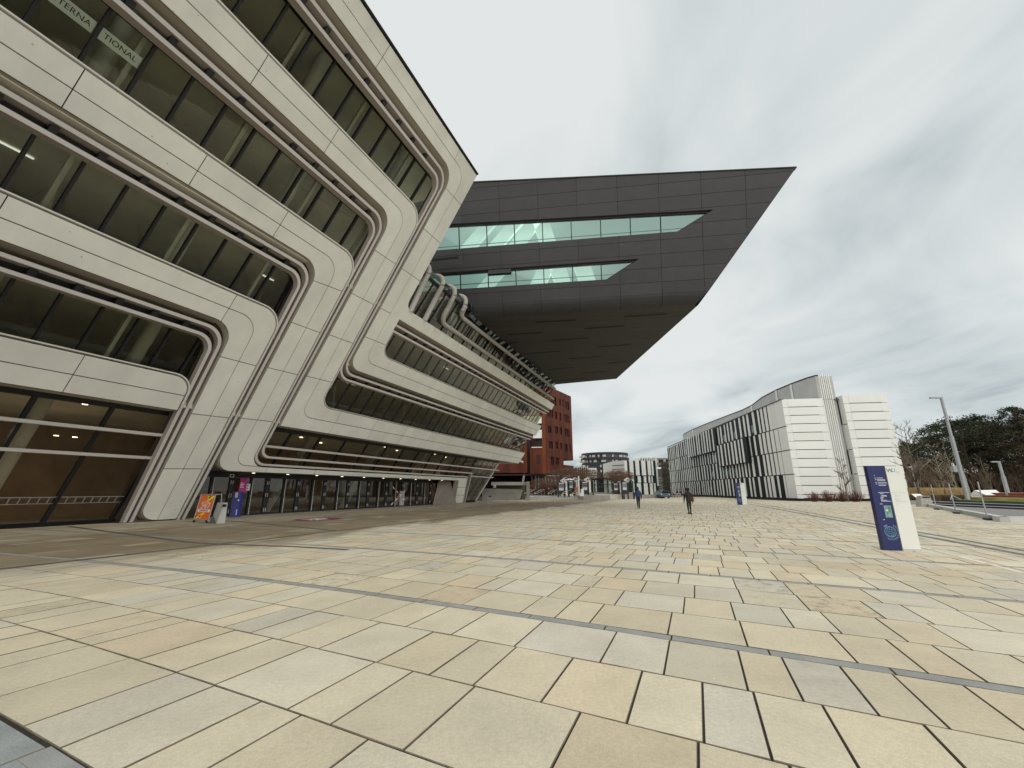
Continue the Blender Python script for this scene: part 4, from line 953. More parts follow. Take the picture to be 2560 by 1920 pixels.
mb = MB(); P_ = [at(x, y, YB+6) for x, y in ((1572, 1151), (1600, 1143.5), (1605, 1143), (1605, 1152), (1572, 1152))]; mb.add(P_, [(0, 1, 2, 3, 4)]); mb.add([p+V((0, 5, 0)) for p in P_], [(0, 1, 2, 3, 4)]); mb.build('rooftop_wall', ABEW, B2)
for k in range(6): face_box('vertical_fin', 1605+k*6, 1606.8+k*6, 1143, YB+4, .8, ABEW, B2, ybot=1153)
face_box('glass_wall', 1604, 1638, 1146, YB+5, 3, mat('green_glass', (.03, .10, .085), .2), B2)
face_box('white_edge', 1637, 1641, 1143, YB+1, 6, ABEW, B2, ybot=1215)
# grey slab building behind
GB = root('grey_office_building', at(1656, 1225, 190), 'plain grey office block with window rows seen in the gap between the striped buildings', 'building')
face_box('grey_wall', 1638, 1690, 1145, 190, 10, mat('dull_grey', (.17, .165, .155), .8), GB)
for y0, y1 in ((1149, 1157), (1163, 1169)):
    for k in range(8):
        x0 = 1641+k*6; a, b_ = at(x0, y0, 189.8), at(x0+4.6, y0, 189.8); zb = at(x0, y1, 189.8).z
        MB().box(a.x, b_.x, a.y, a.y+.3, zb, a.z).build('window', ABED if k % 3 else mat('pale_grey_pane', (.3, .3, .3), .5), GB)  # every third pane is a paler grey
a, b_ = at(1640, 1170, 189), at(1690, 1170, 189); MB().box(a.x, b_.x, a.y, a.y+1, b_.z-1, b_.z+.3).build('white_band', ABEW, GB)
# annex with louvred stone front
AX = root('louvred_annex', at(1652, 1225, 125), 'low grey annex with slanted cladding boards beside the gap', 'building')
face_box('annex_wall', 1645, 1662, 1193, 125, 5, mat('annex_grey', (.33, .33, .32), .8), AX)
for k in range(7): MB().tube([at(1645, 1198+k*6, 124.9), at(1662, 1198+k*6+(2 if k % 2 else -1), 124.9)], .07, 4).build('joint', DARK, AX)
# distant white house roof line behind corten notch
FW = root('distant_white_building', at(1500, 1225, 300), 'low pale building strip on the horizon left of the tower', 'building')
face_box('wall', 1425, 1475, 1190, 300, 10, ABEW, FW)

# ================================================================== RAMP WALLS, PLANTERS, STEPS
def wallq(name, pts, Y, th, m, label, cat, **kw):
    P_ = [at(x, y, Y) for x, y in pts]; 
    for p in P_: p.z = max(p.z, 0)
    mb = MB(); n = len(P_); mb.add(P_+[p+V((.0, th, 0)) for p in P_], [tuple(range(n)), tuple(range(n, 2*n))[::-1]]+[(i, n+i, n+(i+1) % n, (i+1) % n) for i in range(n)])
    o = mb.build(name, m); tag(o, label, cat, **kw); return o
wallq('ramp_wall', [(1205, 1251.5), (1298.5, 1251), (1307, 1226), (1305, 1223.5), (1205, 1221)], 62, .5, GREYC, 'low concrete ramp wall with slanted rounded end beside the library corner', 'wall')
RP = root('ramp_portal', at(1300, 1225, 68), 'concrete portal frame of a basement ramp behind the low slanted wall', 'wall')
a, b_ = at(1228, 1205, 70), at(1316, 1205, 70)
MB().box(a.x, b_.x, a.y, a.y+.8, at(1228, 1213, 70).z, a.z).build('beam', noisy('pale_concrete', (.42, .40, .37), .8, .1, .5), RP)
MB().box(b_.x, b_.x+.5, a.y-1, a.y+.8, 0, a.z+.05).build('pillar', GREYC, RP)
MB().box(a.x, b_.x, a.y+5, a.y+5.3, 0, a.z-.2).build('rear_wall', noisy('olive_concrete', (.12, .11, .08), .9, .2, .5), RP)
MB().box(a.x, b_.x-.3, a.y+.2, a.y+5, a.z-.5, a.z-.3).build('roof', GREYC, RP)
o = MB().box(at(1233.5, 1215, 61).x, at(1239.5, 1215, 61).x, 61.6, 61.7, 1.95, 2.3).build('small_sign', ABEW, None); tag(o, 'small white and blue sign on top of the low ramp wall', 'sign')
MB().box(at(1235, 1215, 61).x, at(1238, 1215, 61).x, 61.55, 61.6, 2.05, 2.2).build('sign_print', mat('blue_print', (.05, .08, .35), .5), o)
# steps
PALE = noisy('pale_step_stone', (.56, .54, .46), .8, .06, 1)
ST = root('plaza_steps', at(1380, 1245, 75), 'broad flight of low pale steps with tubular handrails in front of the rusty building', 'steps')
for k in range(4):
    y0 = 73+k*1.3; x0, x1 = at(1316, 1240, y0).x, at(1437, 1240, y0).x
    MB().box(x0+k*.3, x1+1.5, y0, 83, .13*k, .13*(k+1)-.004).build('step', PALE, ST)
    MB().box(x0+k*.3, x1+1.5, y0-.02, y0-.005, .13*k, .13*(k+1)-.05).build('riser', GREYC, ST)
for i, x in enumerate((1318, 1343, 1377, 1413, 1439)):
    b_ = at(x, 1245, 73.5); b_.z = 0.05; H_ = root('handrail', b_, ('handrail at the left edge of the plaza steps', 'second tubular handrail from the left on the plaza steps', 'middle tubular handrail on the plaza steps', 'fourth tubular handrail on the plaza steps', 'tubular handrail next to the planter wall corner')[i], 'handrail', 'tubular handrails on the plaza steps')
    mb = MB(); q = [b_+V((0, 0, 0)), b_+V((-.5, .3, 1.0)), b_+V((.9, 3.2, 1.65)), b_+V((1.0, 3.4, .6))]; mb.tube(q, .05, 6); q2 = [v+V((.55, 0, 0)) for v in q]; mb.tube(q2, .05, 6); mb.build('rail_tube', STEEL, H_)
    MB().box(q[1].x, q[1].x+.55, q[1].y, q[1].y+.1, q[1].z-.05, q[1].z+.03).build('rail_cap', PALE, H_)
# planter walls and bench slabs
def ground_wall(name, px, Y0, Y1, z, th, m, label, cat, **kw):
    a, b_ = at(px[0], 1240, Y0), at(px[1], 1240, Y1); a.z = b_.z = 0; d_ = (b_-a).normalized(); nn = V((-d_.y, d_.x, 0))*th
    if nn.y < 0: nn = -nn
    o = MB().add([a, b_, b_+nn, a+nn]+[p+V((0, 0, z)) for p in (a, b_, b_+nn, a+nn)], [(0, 1, 5, 4), (1, 2, 6, 5), (2, 3, 7, 6), (3, 0, 4, 7), (4, 5, 6, 7)]).build(name, m); tag(o, label, cat, **kw); return o
ground_wall('planter_wall', (1459, 1661), 72, 88, .72, 1.2, GREYC, 'long low concrete planter wall running across the far side of the plaza', 'wall')
ground_wall('planter_wall', (1436, 1459), 80, 72, .66, .6, GREYC, 'short slanted concrete wall end beside the pale steps', 'wall')
for i, (x0, x1, Y) in enumerate(((1462, 1530, 80), (1534, 1556, 79), (1556, 1588, 82), (1488, 1555, 76))):
    ground_wall('concrete_block', (x0, x1), Y, Y+1, 1.15 if i < 3 else .85, 1.5, GREYC if i < 3 else PALE, ('long grey planter block behind the low plaza wall', 'short grey planter block under the small poster', 'grey planter block under the right posters', 'pale flat bench slab on the low plaza wall')[i], 'planter')
ground_wall('hedge_block', (1330, 1393), 84, 86, 1.1, 1.5, GREYC, 'grey retaining wall under the reddish hedge by the steps', 'wall')
# white cone like block
b_ = at(1455, 1240, 71); b_.z = .6
o = MB().add([b_+V((-.35, 0, 0)), b_+V((.35, 0, 0)), b_+V((.35, .5, 0)), b_+V((-.35, .5, 0)), b_+V((-.0, 0, 1.2)), b_+V((.33, 0, 1.2)), b_+V((.33, .4, 1.2)), b_+V((0, .4, 1.2))], [(0, 1, 5, 4), (1, 2, 6, 5), (2, 3, 7, 6), (3, 0, 4, 7), (4, 5, 6, 7)]).build('white_bin', ABEW, None); tag(o, 'tapered white litter bin on the corner of the planter wall', 'litter bin')
# glazed stair pavilion
GPV = root('glass_pavilion', at(1505, 1225, 86), 'black framed glass stair pavilion behind the poster frames', 'pavilion')
a, b_, c_ = at(1480, 1225, 86), at(1509, 1225, 82), at(1531, 1225, 86)
za, zb_, zc_ = at(1480, 1199, 86).z, at(1509, 1196, 82).z, at(1531, 1198, 86).z
for (p, q, z0, z1, nn) in ((a, b_, za, zb_, 4), (b_, c_, zb_, zc_, 2)):
    for k in range(nn+1):
        t = k/nn; r = p.lerp(q, t); r.z = 0; MB().tube([r, r+V((0, 0, z0+(z1-z0)*t))], .12 if k else .2, 5).build('post', BLACKM, GPV)
    for zz_ in (2.6, ): MB().tube([V((p.x, p.y, zz_)), V((q.x, q.y, zz_))], .07, 4).build('transom', BLACKM, GPV)
    MB().tube([V((p.x, p.y, z0)), V((q.x, q.y, z1))], .2, 5).build('roof_edge', BLACKM, GPV)
    MB().quad(V((p.x, p.y, .5)), V((q.x, q.y, .5)), V((q.x, q.y, z1)), V((p.x, p.y, z0))).build('glass', glass('pavilion_glass', (.5, .55, .53), 2.2), GPV)
for k in range(2):
    p = at(1487+k*16, 1225, 84); mb = MB(); mb.tube([V((p.x, p.y, 3.0-.2*k)), V((p.x+2.4, p.y, 1.6-.2*k))], .07, 5); mb.tube([V((p.x+.3, p.y, .6)), V((p.x+.3, p.y, 2.9))], .05, 5); mb.build('stair_rail', TRIM, GPV)
# poster frames
def poster(x0, x1, y0, y1, Y, label, tall, tone):
    a, b_ = at(x0, y0, Y), at(x1, y1, Y); R0 = root('poster_frame', ((a.x+b_.x)/2, Y, 0), label, 'poster stand', 'poster frames standing behind the planter wall')
    MB().box(a.x-.25, b_.x+.35, a.y, a.y+.3, .9, a.z+.2).build('frame', BLACKM, R0)
    MB().box(a.x, b_.x, a.y-.03, a.y-.005, b_.z, a.z).build('poster', mat('poster_white', (.6, .6, .6), .6), R0)
    zm = b_.z+(a.z-b_.z)*.35
    MB().box(a.x+.03, b_.x-.03, a.y-.06, a.y-.035, zm, a.z-.15).build('poster_image', mat('poster_photo', tone, .6), R0)
    MB().box(b_.x+.1, b_.x+.3, a.y+.05, a.y+.25, 0, .95).build('leg', BLACKM, R0); MB().box(a.x-.2, a.x, a.y+.05, a.y+.25, 0, .95).build('leg', BLACKM, R0)
poster(1397, 1409, 1207, 1226, 76, 'poster frame left of the group, above the steps', 1, (.15, .15, .15))
poster(1421.5, 1432, 1203, 1220, 77, 'poster frame with blue strip second from the left', 1, (.13, .13, .13))
poster(1456, 1468, 1205, 1225, 75, 'poster frame with reddish picture by the white litter bin', 1, (.13, .08, .09))
poster(1535, 1545, 1209, 1225.5, 77, 'small poster frame right of the glass pavilion', 1, (.10, .07, .07))
poster(1556, 1567, 1206, 1225, 76, 'poster frame with pale picture right of the small one', 1, (.2, .22, .24))
for i, (x, y, Y) in enumerate(((1409.5, 1202, 76), (1468.5, 1199.5, 75), (1568.5, 1200, 76), (1438, 1199, 78), (1546, 1204, 79))):
    p = at(x, y, Y); R0 = root('lamp_mast', (p.x, p.y, 0), ('square lattice lamp on the mast by the leftmost poster', 'square lattice lamp on the mast by the reddish poster', 'square lattice lamp on the mast by the rightmost poster', 'square lattice lamp under the umbrella tree', 'dark square lamp above the small poster')[i], 'lamp', 'square lamps on black masts')
    mb = MB(); 
    for s_ in (.62, .34):
        q = [p+V((-s_, 0, 0)), p+V((0, 0, s_*.62)), p+V((s_, 0, 0)), p+V((0, 0, -s_*.62)), p+V((-s_, 0, 0))]; mb.tube(q, .06, 4)
    mb.build('lamp_head', TRIM if i != 4 else BLACKM, R0)
    MB().tube([V((p.x+.9, p.y, 0)), V((p.x+.9, p.y, p.z-.2)), V((p.x+.3, p.y, p.z+.1))], .10, 6).build('mast', BLACKM, R0)
for x, Y, y in ((1446, 74, 1190), (1441, 80, 1199)):
    p = at(x, y, Y); o = MB().tube([V((p.x, p.y, 0)), p], .12, 8).build('pole', TRIM, None); tag(o, ('tall' if x == 1446 else 'short')+' pale pole between the poster frames', 'pole')
# orange sign and blue box between posters
p = at(1440, 1225, 79); o = MB().box(p.x-.4, p.x+.5, 79, 79.2, 1.2, 2.1).build('orange_board', mat('orange_board', (.7, .18, .04), .5), None); tag(o, 'small orange notice board between the poster frames', 'sign')

# ================================================================== STREET FURNITURE
# bilingual steles
NAVYP = mat('navy_print', (.010, .016, .105), .4); WHP = noisy('white_stele', (.78, .79, .74), .5, .02, 1); PRT = mat('pale_print', (.6, .63, .75), .5); DPR = mat('dark_print', (.06, .09, .12), .5); LBL = mat('light_blue_print', (.16, .32, .46), .5); GPR = mat('grey_faint_print', (.52, .53, .52), .5)
def stele(base, ax, H_, w, label, detail=True):
    R0 = empty('information_stele', base, label, 'sign'); nn = V((ax.y, -ax.x, 0)); 
    if nn.y > 0: nn = -nn
    fn = lambda x, z, e: ax*x+nn*e+V((0, 0, z))
    MB().box(0, w*.5, .0, H_, -.16, 0, 0, fn).build('blue_panel', NAVYP, R0)
    MB().box(w*.5+.012, w, .0, H_, -.16, .02, 0, fn).build('white_panel', WHP, R0)
    MB().box(w*.5, w*.5+.012, .0, H_, -.16, -.02, 0, fn).build('dark_gap', DARK, R0)
    MB().box(w*.5+.02, w-.0, .0, .05, .021, .024, 0, fn).build('base_strip', GPR, R0)
    def bar(x0, x1, z0, z1, m=PRT, e=.0): MB().box(x0, x1, z0, z1, e, e+.003, 0, fn).build('print', m, R0)
    k = H_/2.26
    rows_ = [(.13, .15, 2.0), (.13, .17, 1.93), (.19, .34, 1.93), (.14, .18, 1.885), (.19, .38, 1.885), (.19, .385, 1.86), (.13, .17, 1.81), (.19, .41, 1.81), (.13, .17, 1.765), (.19, .40, 1.765), (.20, .38, 1.725),
             (.15, .42, 1.53), (.18, .27, 1.495), (.21, .34, 1.45), (.19, .34, 1.43), (.18, .26, 1.395), (.18, .24, 1.37), (.18, .23, 1.345), (.18, .32, 1.32), (.18, .42, 1.295), (.13, .20, 1.22), (.13, .17, .80)]
    for a, b_, z in rows_: bar(a*w/.86, b_*w/.86, z*k-.006*k, z*k+.008*k, PRT)
    for a, b_, z in [(.47, .62, 1.53), (.64, .80, 1.53), (.50, .58, 1.495), (.52, .66, 1.45), (.52, .62, 1.42), (.51, .66, 1.36), (.51, .60, 1.33), (.51, .78, 1.30), (.50, .80, 1.28), (.50, .57, 1.22)]: bar(a*w/.86, b_*w/.86, z*k-.003*k, z*k+.004*k, GPR, .02)
    # map picture
    bar(.21*w/.86, .38*w/.86, .86*k, 1.18*k, mat('map_teal', (.17, .36, .38), .5))
    for x0, x1, z0, z1, c_ in ((.25, .29, 1.08, 1.14, (.45, .2, .12)), (.24, .30, 1.03, 1.07, (.75, .75, .75)), (.30, .35, 1.0, 1.15, (.08, .22, .14)), (.27, .34, .89, .96, (.35, .40, .12)), (.26, .28, .95, 1.02, (.08, .2, .3))):
        bar(x0*w/.86, x1*w/.86, z0*k, z1*k, mat('map_colour', c_, .5), .0035)
    # WU letters
    Mx = frame(fn(w*.62, H_-.13*k, .021), ax, V((0, 0, 1)), nn)
    text_mesh('W', .155*k, 'print', DPR, R0, Mx @ Matrix.Scale(1, 4)); text_mesh('U', .14*k, 'print', mat('blue_grey_print', (.2, .3, .38), .5), R0, frame(fn(w*.725, H_-.125*k, .022), ax, V((0, 0, 1)), nn))
    for z in (.10, .115, .13, .15, .165): bar(w*.79, w*.88, H_-z*k-.05, H_-z*k-.046, GPR, .02)
    # globe and laurel
    if detail:
        cx_, cz_, rg = .24*w/.86, .48*k, .135*w/.86; mb = MB(); P2_ = lambda x, z: fn(cx_+x, cz_+z, .004)
        def tl(pts, r=.0055): mb.tube([P2_(*p) for p in pts], r, 4)
        ti = .22; rot = lambda x, z: (x*math.cos(ti)+z*math.sin(ti), -x*math.sin(ti)+z*math.cos(ti))
        tl([rot(rg*math.cos(t), rg*math.sin(t)) for t in [2*math.pi*j/28 for j in range(29)]], .009)
        for q in (.25, .62): 
            for sg in (-1, 1): tl([rot(sg*rg*q*math.cos(t), rg*math.sin(t)) for t in [math.pi*j/14-math.pi/2 for j in range(15)]])
        for q in (-.6, -.2, .2, .6): 
            hw = rg*math.sqrt(1-q*q); tl([rot(-hw+2*hw*j/10, q*rg-.02*(1-(2*j/10-1)**2)) for j in range(11)])
        mb.build('globe_print', LBL, R0); mb = MB()
        for j in range(17):
            t = -2.2+j*.19; 
            for dr, da in ((0, 0), (.0, .09)):
                x, z = (rg*1.22+.012*(j % 2))*math.cos(t+da), (rg*1.22+.012*(j % 2))*math.sin(t+da); dx, dz = math.cos(t+1.0-da*4), math.sin(t+1.0-da*4); L_ = .035
                mb.add([P2_(x, z), P2_(x+dx*L_-dz*.009, z+dz*L_+dx*.009), P2_(x+dx*L_*1.8, z+dz*L_*1.8), P2_(x+dx*L_+dz*.009, z+dz*L_-dx*.009)], [(0, 1, 2, 3)])
        for t in (2.35, 2.15, 1.95): 
            x, z = rg*1.2*math.cos(t), rg*1.2*math.sin(t); mb.add([P2_(x, z), P2_(x+.02, z+.012), P2_(x-.01, z+.05), P2_(x-.02, z+.03)], [(0, 1, 2, 3)])
        mb.build('laurel_print', LBL, R0)
    return R0
pb = V((10.20, 12.10, 0)); pe = V((11.04, 11.93, 0)); stele(pb, (pe-pb).normalized(), 2.26, .86, 'tall blue and white information stele standing close at the right of the plaza')
p1 = gp(1844.5, 1262.2); p2 = gp(1868.6, 1262.4); stele(p1, (p2-p1).normalized(), at(1842, 1207.5, p1.y).z, (p2-p1).length, 'distant blue and white information stele in front of the long striped building')
# sandwich board trolley
c1, c2, c3 = gp(*[440+360/8.508, 1150+1330/8.508]), gp(*[440+670/8.508, 1150+1345/8.508]), gp(*[440+200/8.508, 1150+1290/8.508])
ax = (c2-c1); ax.z = 0; w = ax.length; ax.normalize(); nb_ = V((ax.y, -ax.x, 0)); nb_ = nb_ if nb_.y < 0 else -nb_
SB = empty('advertising_board', c1, 'orange advertising board on a wheeled metal trolley reading 24/7 beside the slanted foot', 'sign board')
tilt = .12; fn = lambda x, z, e: ax*x+nb_*(e-.0)+V((0, 0, z))+nb_*(-tilt*z)
ORG = mat('orange_poster', (.80, .155, .03), .5); YEL = mat('yellow_print', (.85, .72, .02), .5); MRN = noisy('maroon_poster', (.06, .018, .022), .5, .4, 4)
HB = 1.38
MB().box(.03, w-.03, .18, HB-.04, -.02, 0, 0, fn).build('orange_poster', ORG, SB)
mb = MB(); 
for p, q in (((0, .06), (0, HB)), ((0, HB), (w, HB)), ((w, HB), (w, .06)), ((0, .15), (w, .15))): mb.tube([fn(p[0], p[1], .0), fn(q[0], q[1], .0)], .022, 6)
bx = lambda x, z: fn(x, z, 0)-nb_*(.62)+nb_*(2*tilt*z)-ax*.0
for p, q in (((0, .06), (0, HB)), ((w, HB), (w, .06)), ((0, .15), (w, .15))): mb.tube([bx(*p), bx(*q)], .022, 6)
mb.tube([fn(0, HB, 0), bx(0, HB)], .02, 6); mb.tube([fn(w, HB, 0), bx(w, HB)], .02, 6); mb.tube([fn(0, .12, 0), bx(0, .12)], .02, 6); mb.tube([fn(w, .12, 0), bx(w, .12)], .02, 6); mb.build('metal_frame', GALV, SB)
mb = MB(); mb.quad(fn(-.01, .2, -.03), bx(-.01, .2)+nb_*.03, bx(-.01, HB-.05)+nb_*.03, fn(-.01, HB-.05, -.03)); mb.build('side_poster', MRN, SB)
for i, (z0, z1) in enumerate(((.95, 1.28), (.45, .85))): MB().quad(*[V(a).lerp(V(b_), t)-ax*.02 for a, b_, t in ((fn(0, z0, 0), bx(0, z0), .25), (fn(0, z0, 0), bx(0, z0), .7), (fn(0, z1, 0), bx(0, z1), .7), (fn(0, z1, 0), bx(0, z1), .25))]).build('side_print', mat('dusky_print', (.25, .12, .13), .6), SB)
for x in (.05, w-.05):
    for q in (fn(x, .06, 0), bx(x, .06)): MB().tube([q-ax*.02, q+ax*.02], .06, 10).build('wheel', BLACKM, SB)
up_t = (V((0, 0, 1))-nb_*tilt).normalized(); nrm_t = ax.cross(up_t)
if nrm_t.dot(nb_) < 0: nrm_t = -nrm_t
def bt(s, size, x, z, m, sx_=1, e=.008): text_mesh(s, size, 'lettering', m, SB, frame(fn(x, z, e), ax, up_t, nrm_t) @ Matrix.Diagonal((sx_, 1, 1, 1)), .004)
bt('24/7', .42, w/2+.01, .80, WHT, .95); bt('24/7', .42, w/2+.018, .80, WHT, .95)
MB().box(.10, w-.10, .52, .655, .003, .006, 0, fn).build('white_label', WHT, SB); bt('LERNRAUM', .125, w/2, .588, mat('deep_red', (.45, .03, .03), .5), 1.1, .012)
MB().box(.25, w-.25, .985, 1.005, .003, .006, 0, fn).build('small_print', WHT, SB)
for z in (.22, .26, .30): MB().box(.22, .52, z, z+.014, .003, .006, 0, fn).build('small_print', WHT, SB)
def poly(pts, m, e=.007): MB().add([fn(x, z, e) for x, z in pts], [tuple(range(len(pts)))]).build('arrow_print', m, SB)
poly([(.48*w, 1.07), (.85*w, 1.27), (.97*w, 1.27), (.92*w, 1.20), (.55*w, 1.02)], YEL); poly([(.52*w, 1.22), (.56*w, 1.31), (.95*w, 1.31), (.80*w, 1.2), (.6*w, 1.12)], YEL, .006); poly([(.56*w, 1.19), (.66*w, 1.31), (.78*w, 1.31), (.66*w, 1.17)], mat('black_print', (.02, .02, .02), .5), .009)
poly([(.05*w, .22), (.35*w, .40), (.52*w, .52), (.64*w, .44), (.45*w, .36), (.46*w, .27), (.30*w, .28), (.08*w, .19)], YEL); poly([(.27*w, .33), (.40*w, .36), (.41*w, .28), (.33*w, .27)], mat('black_print', (.02, .02, .02), .5), .009); poly([(.04*w, .30), (.10*w, .37), (.14*w, .33), (.07*w, .25)], mat('black_print', (.02, .02, .02), .5), .009)
# tapered litter bins
def bin_(b0, ax, w, dp, H_, sh, label, name='litter_bin', m=None):
    R0 = empty(name, b0, label, 'litter bin'); nn = V((ax.y, -ax.x, 0)); nn = nn if nn.y < 0 else -nn
    P = lambda x, z, e: ax*(x+sh*z/H_)-nn*e+V((0, 0, z)); t = .72
    MB().add([P(0, 0, 0), P(w, 0, 0), P(w, 0, dp), P(0, 0, dp), P(w*(1-t), H_, .06), P(w, H_, .06), P(w, H_, dp*.8), P(w*(1-t), H_, dp*.8)], [(0, 1, 5, 4), (1, 2, 6, 5), (2, 3, 7, 6), (3, 0, 4, 7), (4, 5, 6, 7)]).build('body', m or STEEL, R0)
    MB().add([P(w*(1-t)+.06, H_*.93, .035), P(w-.05, H_*.93, .035), P(w-.05, H_*.80, .02), P(w*(1-t)+.03, H_*.80, .02)], [(0, 1, 2, 3)]).build('opening', DARK, R0); return R0
q = gp(440+860/8.508, 1150+1355/8.508); q2 = gp(440+1040/8.508, 1150+1345/8.508); a_ = (q2-q).normalized()
BINM = noisy('bin_steel', (.42, .42, .40), .5, .08, 2)
R0 = bin_(q, a_, (q2-q).length, .75, .98, .0, 'tapered grey metal litter bin beside the orange advertising board', m=BINM)
MB().add([V((0, 0, 0)), V((-.62, .35, 0)), V((-.18, .45, .97)), V((.14, .03, .98))], [(0, 1, 2, 3)]).build('side_panel', noisy('bin_side', (.13, .12, .11), .5, .1, 2), R0)
q = gp(1217, 1259); bin_(q, V((1, 0, 0)), .62, .5, 1.0, 0, 'small tapered grey bollard bin at the end of the library glazing', m=GREYC)
q = gp(2303, 1268); q.z = 0; bin_(V((23.0, 23.3, 0)) if False else gp(2304, 1267), V((.97, -.2, 0)), 1.05, .8, 1.05, -.08, 'speckled stone litter bin at the left end of the kerb', m=noisy('speckled_stone', (.40, .38, .33), .9, .35, 9))
# navy pillar at the doors
BP = root('navy_pillar', DF(18.4, 0, .6), 'slim navy blue pillar in front of the glass doors', 'pillar')
q0, q1 = gp(440+1145/8.508, 1150+1215/8.508), gp(440+1305/8.508, 1150+1213/8.508); q0.z = q1.z = 0
MB().add([q0, q1, q1+V((0, .3, 0)), q0+V((0, .3, 0))]+[v+V((0, 0, 1.5)) for v in (q0, q1, q1+V((0, .3, 0)), q0+V((0, .3, 0)))], [(0, 1, 5, 4), (1, 2, 6, 5), (2, 3, 7, 6), (3, 0, 4, 7), (4, 5, 6, 7)]).build('body', mat('navy_metal', (.025, .03, .20), .4), BP)
ex_ = (q1-q0)
for (x0, x1, z0, z1, m_) in ((.25, .6, 1.15, 1.45, mat('tan_card', (.5, .45, .38), .6)), (.72, .88, .95, 1.03, WHT), (.7, .85, .12, .45, mat('pale_blue_logo', (.4, .5, .7), .5))):
    MB().quad(*[q0+ex_*x+V((0, -.006, z)) for x, z in ((x0, z0), (x1, z0), (x1, z1), (x0, z1))]).build('sticker', m_, BP)
# ================================================================== RIGHT SIDE: KERB, COLOURED BENCHES, MASTS
ASPH = noisy('grey_asphalt', (.20, .20, .195), .9, .12, .5, fine=.1)
ka, kb, kc2 = gp(2320, 1266), gp(2478, 1300), gp(2494, 1306); ka, kb, kc2 = V((43, 45, 0)), V((27.0, 24.4, 0)), V((25.2, 22.4, 0)); kd = V((60, 22.0, 0)); ke = V((90, 47, 0))
o = MB().add([ka+V((0, 0, .012)), kc2+V((0, 0, .012)), kd+V((0, 0, .012)), ke+V((0, 0, .012))], [(0, 1, 2, 3)]).build('asphalt_court', ASPH); o['kind'] = 'structure'
def kerb(p, q, label):
    d_ = (q-p).normalized(); nn = V((-d_.y, d_.x, 0))*.35
    o = MB().add([p, q, q+nn, p+nn]+[v+V((0, 0, .26)) for v in (p, q, q+nn, p+nn)], [(0, 1, 5, 4), (1, 2, 6, 5), (2, 3, 7, 6), (3, 0, 4, 7), (4, 5, 6, 7)]).build('kerb', noisy('kerb_stone', (.50, .50, .48), .8, .1, 2)); o['kind'] = 'structure'; return o
kerb(ka, kc2, ''); kerb(kc2, kd, '')
# amphitheatre of coloured benches
cols6 = [('maroon', (.085, .02, .035)), ('dark blue', (.018, .022, .085)), ('green', (.05, .13, .03)), ('yellow', (.42, .36, .07)), ('orange', (.36, .13, .035)), ('red', (.24, .025, .02))]
topm = noisy('bench_top', (.60, .60, .55), .7, .08, 1)
rowsY = [(2325, 1266, 35.6, 0.0, .15), (2326, 1258.5, 37.0, .17, .34), (2385, 1257, 40.2, .36, .53), (2417, 1252, 45.5, .55, .72), (2456, 1246, 50, .74, .91), (2486, 1240.5, 60, .93, 1.18)]
for i, (xl, yl, Yr, z0, z1) in enumerate(rowsY):
    Yl = (46, 48, 50, 53, 57, 64)[i]; L_ = at(xl, 1250, Yl); L_.z = 0; R_e = at(2560, 1250, Yr); R_e.z = 0; d_ = (R_e-L_); R_e = R_e+d_.normalized()*8
    nm = cols6[i][0]; nn = V((.35, 1, 0)).normalized()*1.6
    o = root('seat_step', L_, '%s fronted long bench step, %s of the rainbow rows at the right edge' % (nm, ('lowest', 'second', 'third', 'fourth', 'fifth', 'topmost')[i]), 'bench', 'rainbow coloured bench steps')
    MB().add([L_+V((0, 0, max(0, z0-.3))), R_e+V((0, 0, max(0, z0-.3))), R_e+V((0, 0, z1)), L_+V((0, 0, z1))], [(0, 1, 2, 3)]).build('coloured_front', noisy('bench_'+nm.replace(' ', '_'), cols6[i][1], .7, .25, .6), o)
    MB().add([L_+V((0, 0, z1)), R_e+V((0, 0, z1)), R_e+nn+V((0, 0, z1)), L_+nn+V((0, 0, z1)), L_+V((0, 0, z1+.05)), R_e+V((0, 0, z1+.05)), R_e+nn+V((0, 0, z1+.05)), L_+nn+V((0, 0, z1+.05))], [(4, 5, 6, 7), (0, 1, 5, 4), (3, 0, 4, 7)]).build('seat_top', topm, o)
# wedge shaped skylight
wq = [at(x, y, Y) for x, y, Y in ((2418, 1244, 62), (2436, 1225.5, 64), (2489, 1224.5, 66), (2512, 1241, 64), (2455, 1226.5, 63), (2478, 1243, 62))]
WD = root('concrete_wedge', wq[0], 'concrete wedge with a white sloping top rising behind the rainbow benches', 'monument')
MB().add([V((wq[0].x, wq[0].y, 0)), V((wq[5].x, wq[5].y, 0)), wq[5], wq[1], wq[0]], [(0, 1, 2, 3, 4)]).build('grey_side', GREYC, WD)
MB().add([wq[1], wq[2], wq[3], wq[5]], [(0, 1, 2, 3)]).build('white_top', ABEW, WD)
# grass strips
def grass(name, x0, x1, Y, z, m, n, hgt, dep=2.5):
    mb = MB()
    for _ in range(n):
        p = at(random.uniform(x0, x1), 1235, Y+random.random()*dep); p.z = z; h_ = hgt*random.uniform(.6, 1.1); dx, dy = random.uniform(-.25, .25), random.uniform(-.2, .2); w_ = .05
        mb.add([p+V((-w_, 0, 0)), p+V((w_, 0, 0)), p+V((dx+w_*.3, dy, h_)), p+V((dx-w_*.3, dy, h_))], [(0, 1, 2, 3)])
    o = mb.build(name, m); o['kind'] = 'stuff'; return o
random.seed(5)
TAN = noisy('dry_grass', (.38, .27, .12), .9, .3, 2); BRN = noisy('brown_hedge', (.10, .065, .04), .95, .4, 1)
grass('dry_grass', 2225, 2420, 52, 0, TAN, 7000, 1.75, 4); grass('low_shrub_cover', 2225, 2420, 50.5, 0, BRN, 5000, .95, 1.2)
grass('dry_grass_bed', 2440, 2900, 70, 0, TAN, 3000, 1.0, 4)
